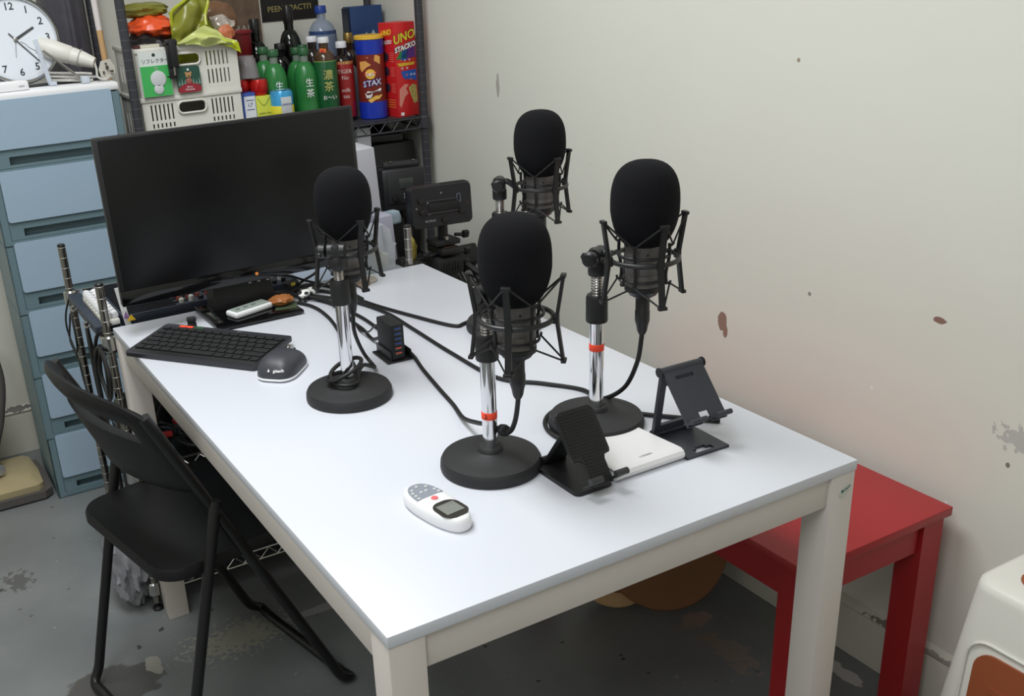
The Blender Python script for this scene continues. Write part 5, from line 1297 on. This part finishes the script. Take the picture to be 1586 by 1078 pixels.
# audio mixer on the rack
t = thing('audio_mixer', 'dark blue grey audio mixer with ribbed top and knobs behind the monitor', 'mixer', (.34, 1.42, .6925))
navy = mat('dark navy panel', (40, 48, 62), .45)
z0 = .724
MB().bmin((.03, 1.312, .6925), (.44, 1.58, z0), bev=.003).build('body', navy, t)
for k in range(20):
    MB().bmin((.034, 1.318 + .0128 * k, z0), (.150 + .03 * (k % 2), 1.322 + .0128 * k, z0 + .0028)).build('rib', mat('black rib', (16, 17, 22), .5), t)
cols = [mat('white knob', (206, 204, 198), .4), mat('red brown knob', (150, 72, 58), .45), mat('black knob', (20, 20, 22), .4), mat('grey knob', (120, 122, 126), .4)]
r2 = random.Random(3)
for i in range(12):
    for j in range(5):
        x = .165 + .022 * i; y = 1.325 + .024 * j
        m = cols[1] if (j == 1 and i < 4) else cols[0 if r2.random() < .35 else (2 if r2.random() < .6 else 3)]
        MB().lathe([(.0062, 0), (.0058, .008 + .003 * (i % 2)), (.004, .010 + .003 * (i % 2)), (0, .010 + .003 * (i % 2))], (x, y, z0), n=12).build('knob', m, t)
for i in range(5): MB().bmin((.16 + .052 * i, 1.445, z0), (.163 + .052 * i, 1.57, z0 + .0006)).build('channel_line', mat('pale line', (170, 172, 170), .5), t)
MB().bmin((.155, 1.4425, z0), (.43, 1.4445, z0 + .0008)).build('cross_line', mat('pale line', (170, 172, 170), .5), t)
for i in range(6): MB().box((.18 + .045 * i, 1.49, z0 + .006), (.010, .020, .010), None, .002).build('fader', blackp, t)
# knobbly white strip and case on the rack's left end
t = thing('white_strip', 'white strip of two rows of rounded blocks on the rack left end', 'strip', (.008, 1.39, .6925))
MB().bmin((-.012, 1.30, .712), (.022, 1.515, .724), bev=.002).build('base', offwhite, t)
for k in range(9):
    for j in range(2):
        MB().box((-.003 + .017 * j, 1.314 + .0235 * k, .732), (.0150, .0165, .018), (0, .3 * (1 - 2 * j), .35), .005).build('block', mat('soft white', (226, 226, 228), .5), t)
t = thing('flight_case', 'flat dark navy case with grey metal edge under the white strip', 'case', (-.01, 1.45, .6925))
MB().bmin((-.030, 1.312, .6925), (.024, 1.60, .7115), bev=.002).build('shell', navy, t)
MB().bmin((-.004, 1.300, .7115), (.004, 1.60, .7165)).build('metal_edge', mat('blue grey metal', (112, 128, 138), .4, .3), t)
for y in (1.36, 1.50): MB().tube([(-.031, y, .703), (-.040, y, .700), (-.040, y + .03, .700), (-.031, y + .03, .703)], .0022, 8, 3).build('handle', zinc, t)
single('white_sheet', MB().box((.034, 1.306, .742), (.012, .003, .095), (0, -.12, 0)), mat('paper white', (236, 236, 234), .7), 'thin white card upright beside the front left rack post', 'card')
t = thing('yellow_tag', 'tiny yellow and purple tag at the far left corner of the table', 'tag', (.045, 1.293, .72))
MB().prism([(0, 0), (.018, 0), (.010, .013)], (.036, 1.2945, .716), (1, 0, 0), (0, 0, 1), (0, .003, 0)).build('yellow_half', mat('yellow tag', (232, 190, 40), .5), t)
MB().prism([(0, 0), (.010, 0), (.006, .016)], (.030, 1.296, .722), (1, 0, 0), (0, 0, 1), (0, .003, 0)).build('purple_half', mat('purple tag', (130, 90, 150), .5), t)
# right part of the rack top
t = thing('grey_tray', 'flat grey tray on the rack behind the table edge holding containers', 'tray', (.57, 1.40, .6925))
MB().bmin((.455, 1.306, .6925), (.712, 1.56, .7035), bev=.002).build('tray', mat('grey tray', (128, 134, 138), .5), t)
MB().bmin((.47, 1.33, .7037), (.56, 1.45, .7045)).build('glass_sheet', mat('pale glass', (176, 188, 206), .15), t)
single('tall_white_carton', MB().box((.690, 1.47, .842), (.05, .10, .274), (0, -.05, 0), .001), mat('grey white board', (178, 178, 186), .6), 'tall grey white carton standing right of the monitor', 'carton')
single('grey_board', MB().box((.708, 1.40, .762), (.035, .05, .114), (0, -.06, 0), .001), mat('lilac grey card', (160, 160, 176), .6), 'short lilac grey carton behind the clear container', 'carton')
t = thing('clear_container', 'clear plastic container with papers and label behind left microphone', 'container', (.672, 1.345, .7036))
g = MB(); g.prism([(-.028, 0), (.028, 0), (.030, .052), (.034, .054), (.034, .058), (.026, .060), (.020, .095), (.006, .107), (-.012, .105), (-.026, .09), (-.030, .06)], (.672, 1.33, .7038), (1, 0, 0), (0, 0, 1), (0, .045, 0))
g.build('shell', mat('milky clear plastic', (206, 212, 218), .2, alpha=.5), t)
MB().bmin((.655, 1.345, .7045), (.690, 1.365, .735)).build('label_box', mat('cream label', (206, 200, 176), .5, var=.4, vscale=90), t)
MB().bmin((.650, 1.343, .735), (.672, 1.36, .745)).build('gold_piece', mat('gold piece', (176, 140, 60), .4), t)
t = thing('pen_bundle', 'yellow and clear pens standing between carton and light panels', 'pens', (.735, 1.46, .72))
for i, (a, m_) in enumerate(((0, mat('yellow pen', (206, 176, 60), .4)), (.007, mat('pale pen', (216, 220, 224), .3)), (.014, mat('light blue pen', (170, 196, 220), .3)))):
    MB().cyl((.738 + a, 1.50, .705), (.734 + a, 1.50, .862 - i * .02), .0034, n=10).build('pen', m_, t)
MB().cyl((.736, 1.50, .862), (.735, 1.50, .875), .0045, n=10).build('pen_cap', mat('pale pen', (216, 220, 224), .3), t)
t['label'] = 'yellow, white and blue pens standing upright right of the tall carton'
single('pouch', MB().blob((.80, 1.56, .765), (.07, .03, .035), 4, .10, 2.5, .4, 18), mat('pale blue packet', (170, 190, 204), .4, var=.3, vscale=40), 'pale blue and white packet beside the rear light panel', 'packet')
# black odds under and behind, between rack and wall
single('black_backpack', MB().blob((.84, 1.80, .42), (.20, .26, .60), 5, .14, 2.2, .75, 24), mat('black fabric', (20, 20, 22), .8, bump=.3, bscale=120), 'black fabric bag standing on the floor behind the wire rack', 'bag')

# ------------------------------------------------------------------ light panels on tripods
def fluid_tripod(label, x, y, ztop, leg=.30, knobs=True):
    t = thing('tripod', label, 'tripod', (x, y, 0))
    zc = ztop - .135
    MB().cyl((x, y, .25), (x, y, zc), .014, n=18).build('centre_column', blackp, t)
    hd = MB().box((x, y, zc + .02), (.085, .075, .05), None, .008)
    hd.cyl((x, y, zc - .02), (x, y, zc + .0), .035, n=24)
    hd.build('head_body', blackm, t)
    for k in range(6): MB().box((x - .022 + k * .009, y - .0385, zc + .020), (.0035, .003, .026), None, .001).build('cooling_fin', blackp, t)
    MB().box((x, y, zc + .062), (.060, .085, .020), None, .005).build('tilt_plate', blackp, t)
    MB().box((x, y, zc + .083), (.075, .060, .014), None, .003).build('quick_release', blackm, t)
    MB().box((x + .002, y - .030, zc + .070), (.040, .003, .005), None, .001).build('copper_strip', mat('copper strip', (150, 104, 84), .35, .6), t)
    MB().cyl((x, y, zc + .09), (x, y, ztop + .004), .014, n=16).build('mount_post', blackp, t)
    for (dx, dz, s_) in ((.052, .098, 1), (.056, .050, 1), (-.054, .055, -1), (.050, .018, 1)):
        g = MB().cyl((x + s_ * .030 if abs(dx) > .05 else x + .02, y - .012, zc + dz), (x + dx, y - .014, zc + dz - .003), .005, n=12)
        g.box((x + dx + s_ * .010, y - .014, zc + dz - .003), (.020, .014, .020), (.3, 0, 0), .004)
        g.build('knob', blackp, t)
    MB().cyl((x - .010, y - .030, zc + .100), (x - .010, y - .040, zc + .100), .005, n=12).build('screw', zinc, t)
    MB().tube([(x + .045, y, zc + .03), (x + .075, y - .03, zc - .005), (x + .13, y - .10, zc - .06), (x + .17, y - .15, zc - .11)], .008, 10, 4).build('pan_handle', blackp, t)
    for k in range(3):
        a = R(100 + 120 * k); c_, s_ = math.cos(a), math.sin(a)
        lg = MB(); zl = zc - .03
        for off in (-.012, .012): lg.tube([(x + c_ * .03 - s_ * off, y + s_ * .03 + c_ * off, zl), (x + c_ * leg * .55 - s_ * off, y + s_ * leg * .55 + c_ * off, zl * .5)], .007, 10, 0)
        lg.tube([(x + c_ * leg * .45, y + s_ * leg * .45, zl * .58), (x + c_ * leg, y + s_ * leg, .012)], .008, 10, 0)
        lg.box((x + c_ * leg * .55, y + s_ * leg * .55, zl * .5), (.034, .034, .03), (0, 0, a), .005)
        l_ = lg.build('leg', blackp, t)
        MB().lathe([(.012, 0), (.014, .006), (.009, .018)], (x + c_ * leg, y + s_ * leg, 0), n=14).build('rubber_foot', rubber, l_)
    return t
fluid_tripod('black video tripod with fluid head holding the nearer light panel', .948, 1.53, .735, .21)
def led_panel(label, c, w_, h_, d_, rz, tilt, fr=True):
    t = thing('video_light', label, 'light panel', (c[0], c[1], c[2] - h_ / 2), 0)
    q = Matrix.Rotation(rz, 3, 'Z') @ Matrix.Rotation(tilt, 3, 'X')
    C_ = Vector(c)
    def P(x, y, z_): return C_ + q @ Vector((x, y, z_))
    g = MB(); pr = rrect(w_, h_, .014, 6)
    k = len(pr); vs = []
    for s_, y in ((.97, d_ * .5), (1.0, d_ * .40), (1.0, -d_ * .1), (.94, -d_ * .5)):
        vs += [P(a * s_, y, b * s_) for a, b in pr]
    fs = [tuple(range(k)), tuple(3 * k + i for i in range(k - 1, -1, -1))]
    for j in range(3):
        for i in range(k): fs.append((j * k + i, (j + 1) * k + i, (j + 1) * k + (i + 1) % k, j * k + (i + 1) % k))
    g.add(vs, fs).build('housing', mat('panel black', (26, 26, 31), .45), t)
    y = -d_ * .5
    MB().box(P(.005, y - .001, -.005), (w_ * .48, .004, h_ * .24), q, .001).build('battery_recess', mat('deep black', (12, 12, 14), .6), t)
    for z_ in (h_ * .14, -h_ * .15): MB().box(P(.0, y - .002, z_), (w_ * .50, .004, .0025), q, .0005).build('battery_rail', mat('rail grey', (70, 70, 76), .4, .4), t)
    for (a, b) in ((-w_ * .33, h_ * .16), (-w_ * .32, -h_ * .10), (w_ * .30, -h_ * .18), (w_ * .02, -h_ * .34)):
        MB().lathe([(.0085, 0), (.0075, .007), (0, .008)], P(a, y, b), q @ Vector((0, -1, 0)), 18).build('dial', blackp, t)
    MB().tube([P(w_ * .27 + a, y - .0008, h_ * .14 + b) for a, b in rrect(.010, .020, .0015, 2)], .0005, 5, 0, True).build('display_outline', mat('pale outline', (150, 160, 185), .5), t)
    for (a, b) in ((-w_ * .22, h_ * .10), (-w_ * .2, -h_ * .165), (w_ * .0, h_ * .30), (-w_ * .40, 0.0)): MB().lathe([(.0022, 0), (.0022, .0006), (0, .0007)], P(a, y, b), q @ Vector((0, -1, 0)), 10).build('screw', zinc, t)
    MB().lathe([(.0014, 0), (.0014, .0006), (0, .0007)], P(w_ * .40, y, h_ * .0), q @ Vector((0, -1, 0)), 10).build('indicator', mat('dim red', (150, 60, 50), .4), t)
    text('VILTROX', .0075, P(-w_ * .20, y - .0006, -h_ * .33), q @ Vector((1, 0, 0)), q @ Vector((0, 0, 1)), mat('grey white print', (176, 176, 182), .5), t)
    MB().box(P(.04, 0, h_ * .5 - .001), (w_ * .4, d_ * .5, .003), q, .001).build('vent', blackm, t)
    return t
led_panel('nearer black light panel, back towards camera, on the tripod right of the table', (.934, 1.515, .787), .180, .112, .036, -.14, -.08)
# rear light unit: deeper, turned left, with controls
t = thing('video_light', 'rear black light unit with small display, turned left behind the nearer panel', 'light panel', (.935, 1.74, .73))
q = Matrix.Rotation(-.25, 3, 'Z') @ Matrix.Rotation(-.10, 3, 'X')
def P(x, y, z_): return Vector((.938, 1.735, .795)) + q @ Vector((x, y, z_))
MB().box(P(0, 0, 0), (.125, .07, .118), q, .008).build('housing', mat('panel black', (26, 26, 31), .45), t)
MB().box(P(0, -.036, .005), (.10, .006, .085), q, .003).build('rear_frame', blackm, t)
MB().box(P(.004, -.040, .018), (.040, .003, .028), q, .001).build('display', mat('dull screen', (56, 60, 58), .3), t)
MB().box(P(.004, -.040, -.012), (.018, .003, .006), q, .001).build('print', mat('grey white print', (176, 176, 182), .5), t)
MB().box(P(.004, -.040, -.021), (.018, .003, .006), q, .001).build('print', mat('grey white print', (176, 176, 182), .5), t)
MB().lathe([(.010, 0), (.009, .008), (0, .009)], P(-.03, -.038, -.02), q @ Vector((0, -1, 0)), 18).build('dial', blackp, t)
MB().cyl(P(-.05, 0, .066), P(.05, 0, .066), .012, n=16).build('top_tube', blackm, t)
for k in range(4): MB().box(P(-.0635, 0, .03 - k * .02), (.002, .04, .006), q).build('side_slot', mat('deep black', (12, 12, 14), .6), t)
for a in (-.03, .035): MB().cyl(P(a, -.01, .076), P(a, -.01, .079), .004, n=10).build('screw', zinc, t)
t = thing('light_stand', 'black light stand under the rear light unit behind the rack', 'stand', (.955, 1.745, 0))
MB().cyl((.955, 1.745, .03), (.955, 1.745, .73), .011, n=16).build('pole', blackp, t)
MB().box((.955, 1.745, .725), (.05, .04, .03), None, .006).build('bracket', blackp, t)
for k in range(3):
    a = R(40 + 120 * k); MB().tube([(.955, 1.745, .20), (.955 + .16 * math.cos(a), 1.745 + .16 * math.sin(a), .012)], .008, 8, 0).build('leg', blackp, t)
single('yellow_cloth', MB().blob((.885, 1.60, .655), (.03, .03, .07), 7, .3, 2.5, 1, 14), mat('mustard cloth', (168, 150, 60), .7), 'mustard yellow cloth scrap hanging beside the tripod head', 'cloth')
# furled black stand leaning towards the wall
t = thing('folded_stand', 'folded black stand leaning against the right wall behind the tripod', 'stand', (1.12, 1.55, 0))
for k in range(3):
    MB().tube([(1.155 - k * .022, 1.20 + k * .01, .03), (1.10 - k * .022, 1.68 + k * .012, .60)], .010, 10, 0).build('leg', blackp, t)
MB().box((1.09, 1.66, .585), (.075, .05, .06), (R(-35), 0, 0), .008).build('collar', blackm, t)
MB().cyl((1.075, 1.60, .52), (1.105, 1.57, .50), .010, n=12).build('knob', blackp, t)

# ------------------------------------------------------------------ things on and under the rack shelves
t = thing('storage_box', 'large matte black box filling the bottom shelf of the wire rack', 'box', (.36, 1.5, .0755))
MB().bmin((.03, 1.305, .0755), (.70, 1.68, .326), bev=.003).build('shell', seatblack, t)
MB().bmin((.028, 1.3035, .3262), (.702, 1.682, .3400), bev=.002).build('lid', seatblack, t)
def coil(label, c, r_, n, rad, col=rubber, tilt=(0, 0), seed=1, zs_=.006, name='coiled_cable', tail=None, vert=False):
    rr = random.Random(seed); P = []
    ql = Matrix.Rotation(tilt[0], 3, 'X') @ Matrix.Rotation(tilt[1], 3, 'Y')
    for k in range(n * 14 + 1):
        a = 2 * PI * k / 14; r2_ = r_ * (1 + .12 * math.sin(a * .37 + seed)) ; P.append(Vector(c) + ql @ Vector((r2_ * math.cos(a), r2_ * .8 * math.sin(a), zs_ * k / 14 + .004 * math.sin(a * 1.3))))
    if tail: P += [Vector(q_) for q_ in tail]
    return single(name, MB().tube(P, rad, 8, 2), col, label, 'cable')
coil('coil of black cable lying on the middle rack shelf under the table edge', (.19, 1.36, .380), .055, 4, .0045, seed=2)
coil('second coil of black cable behind the first on the middle rack shelf', (.33, 1.40, .380), .060, 3, .0045, seed=5)
coil('coil of thin black cable on the middle rack shelf left end', (.07, 1.40, .380), .05, 3, .003, seed=8)
single('black_pouch', MB().blob((.16, 1.50, .435), (.14, .14, .12), 3, .25, 2.4, .9, 22), mat('black fabric', (20, 20, 22), .8, bump=.3, bscale=120), 'black fabric pouch on the middle rack shelf behind the coils', 'pouch')
for i, (x, y, z_, w_, lb) in enumerate(((.140, 1.385, .425, .05, 'red cable connector lying on the black pouch under the table'), (.085, 1.345, .415, .035, 'red cable strap near the table leg on the middle rack shelf'))):
    single('red_connector', MB().box((x, y, z_), (w_, .016, .012), (0, 0, .2 - .5 * i), .004), mat('red rubber', (190, 44, 40), .5), lb, 'connector')
single('tangled_wires', MB().tube([(.06, 1.33, .385), (.10, 1.42, .45), (.16, 1.40, .46), (.20, 1.33, .40), (.13, 1.32, .385), (.08, 1.45, .43), (.22, 1.50, .44), (.26, 1.38, .39), (.18, 1.31, .39), (.10, 1.36, .43), (.05, 1.45, .40)], .004, 8, 8), rubber, 'loose tangle of black wire on the middle rack shelf', 'cable')
single('grey_cable_end', MB().tube([(.20, 1.32, .382), (.235, 1.33, .395), (.25, 1.36, .385), (.30, 1.33, .382), (.36, 1.34, .384)], .003, 8, 6), mat('grey cable', (110, 110, 112), .5), 'thin grey cable across the front of the middle rack shelf', 'cable')
single('black_bag', MB().blob((.03, 1.40, .445), (.075, .11, .135), 6, .22, 2.4, .85, 20), mat('black nylon', (30, 28, 28), .6), 'small black bag on the middle rack shelf beside the front left post', 'bag')
single('paper_bag', MB().blob((-.0, 1.345, .392), (.055, .05, .035), 2, .3, 2.6, .9, 16), mat('pale lilac paper', (196, 196, 204), .6, var=.3, vscale=60), 'crumpled pale paper under the small black bag on the rack', 'paper')
# hanging loops on the rack's left side
single('hanging_cable', MB().tube([(-.018, 1.66, .69), (-.03, 1.69, .64), (-.028, 1.73, .585), (-.026, 1.67, .545), (-.028, 1.62, .59), (-.026, 1.64, .65), (-.024, 1.69, .62), (-.028, 1.72, .56), (-.026, 1.66, .53), (-.026, 1.64, .48), (-.026, 1.60, .42), (-.026, 1.58, .30), (-.02, 1.57, .18)], .0024, 7, 8), rubber, 'thin black cable looped and hanging from the rear left rack post', 'cable')
single('hanging_cable', MB().tube([(.004, 1.62, .69), (.002, 1.61, .64), (.004, 1.61, .58), (.010, 1.62, .545), (.002, 1.63, .56)], .003, 7, 6), rubber, 'short black cable with connector hanging inside the rack left side', 'cable')
single('thick_cable_loop', MB().tube([(.02, 1.315, .70), (-.022, 1.31, .70), (-.032, 1.34, .66), (-.030, 1.36, .60), (-.030, 1.31, .555), (-.032, 1.26, .57), (-.030, 1.245, .62), (-.030, 1.285, .665), (-.028, 1.33, .64), (-.030, 1.345, .59), (-.030, 1.30, .548), (-.034, 1.262, .585), (-.032, 1.26, .64), (-.030, 1.31, .668), (-.034, 1.36, .62), (-.034, 1.37, .52), (-.034, 1.36, .40), (-.030, 1.35, .25)], .0042, 8, 7), rubber, 'thick black cable looped several times over the front left rack post', 'cable')
single('thick_cable_loop', MB().tube([(-.03, 1.42, .695), (-.034, 1.40, .64), (-.036, 1.385, .55), (-.032, 1.37, .46), (-.03, 1.36, .38), (-.03, 1.36, .24)], .004, 8, 7), rubber, 'straight black cable hanging down behind the looped one', 'cable')
single('clear_bag', MB().blob((-.045, 1.37, .13), (.10, .16, .25), 9, .22, 2.8, .85, 24, 0, 1), mat('smoky clear bag', (150, 150, 156), .25, var=.6, vscale=40), 'crumpled smoky clear plastic bag on floor beside the rack left side', 'bag')

# ------------------------------------------------------------------ round wooden boards under the bench
n_ = Vector((C0[0] - .98, C0[1] - .66, .45)).normalized()
def disc(label, cx_, cy_, r_, nrm, m, th=.016, hole=None, name='round_board', sx=1.0):
    nrm = Vector(nrm).normalized()
    q = Vector((0, 0, 1)).rotation_difference(nrm)
    # lowest point touches the floor
    dn = min((q @ Vector((r_ * math.cos(a), r_ * math.sin(a) * sx, 0))).z for a in [k * PI / 90 for k in range(180)])
    zc = -dn + .003
    pr = [(0, 0), (r_ - .002, 0), (r_, .002), (r_, th - .002), (r_ - .002, th), (0, th)]
    if hole: pr = [(hole, 0), (r_ - .002, 0), (r_, .002), (r_, th - .002), (r_ - .002, th), (hole, th), (hole - .001, th / 2), (hole, 0)]
    g = MB(); g.lathe(pr, (0, 0, 0), (0, 0, 1), 56, sx=1, sy=sx)
    g.v = [Vector((cx_, cy_, zc)) + q @ v for v in g.v]
    return single(name, g, m, label, 'board')
disc('large round brown wooden board leaning beneath the white table by bench', 1.008, .682, .145, (-.35, -.84, .42), mat('dark plywood', (128, 84, 46), .5, var=.16, vscale=9))
t = disc('pale wooden ring board half hidden behind the large round board', .915, .735, .10, (-.35, -.84, .42), woodl, .012, .066)
disc('brown inner board inside the pale wooden ring under the table', .925, .760, .072, (-.35, -.84, .42), woodb, .010)

# ------------------------------------------------------------------ floor vacuum at the lower left
t = thing('vacuum_cleaner', 'gold and grey upright vacuum cleaner head beside the drawer cabinet', 'vacuum cleaner', (-.24, 2.14, 0))
gold_ = mat('champagne plastic', (188, 172, 134), .3, .25)
gy = mat('dark taupe rubber', (86, 82, 80), .5)
fp_ = [(-.42, 2.03), (-.135, 2.03), (-.112, 2.05), (-.108, 2.16), (-.12, 2.27), (-.42, 2.27)]
MB().prism(fp_, (0, 0, .006), (1, 0, 0), (0, 1, 0), (0, 0, .022)).build('bumper', gy, t)
g = MB(); vs = []; 
lo = [(-.42, 2.045), (-.150, 2.045), (-.132, 2.06), (-.130, 2.16), (-.140, 2.262), (-.42, 2.262)]
hi = [(-.42, 2.075), (-.165, 2.075), (-.155, 2.085), (-.150, 2.16), (-.158, 2.25), (-.42, 2.25)]
vs = [(x, y, .028) for x, y in lo] + [(x, y, .046) for x, y in lo] + [(x, y, .060) for x, y in hi]
k = 6; fs = [tuple(range(k - 1, -1, -1)), tuple(2 * k + i for i in range(k))] + [(j * k + i, j * k + (i + 1) % k, (j + 1) * k + (i + 1) % k, (j + 1) * k + i) for j in (0, 1) for i in range(k)]
g.add(vs, fs).build('head_cover', gold_, t, ang=50)
MB().tube([(-.285, 2.16, .04), (-.275, 2.18, .12), (-.240, 2.20, .22), (-.213, 2.22, .33), (-.225, 2.24, .46)], lambda k: .048 - .012 * k, 20, 6).build('body', gold_, t)
MB().tube([(-.252, 2.15, .05), (-.240, 2.175, .13), (-.205, 2.195, .22), (-.180, 2.215, .33), (-.19, 2.235, .45)], .020, 14, 6).build('side_rail', gy, t)
MB().lathe([(.016, 0), (.016, .004), (.012, .006), (0, .006)], (-.235, 2.125, .085), (.5, -1, .1), 20).build('round_button', mat('silver button', (180, 180, 184), .3, .6), t)
MB().lathe([(.018, 0), (.018, .02)], (-.38, 2.10, .006), (1, 0, 0), 16).build('wheel', rubber, t)
MB().tube([(-.23, 2.26, .45), (-.20, 2.34, .40), (-.13, 2.405, .50), (-.125, 2.405, .62), (-.16, 2.405, .75)], .0028, 8, 8).build('power_cord', mat('pale cord', (196, 196, 188), .5), t)
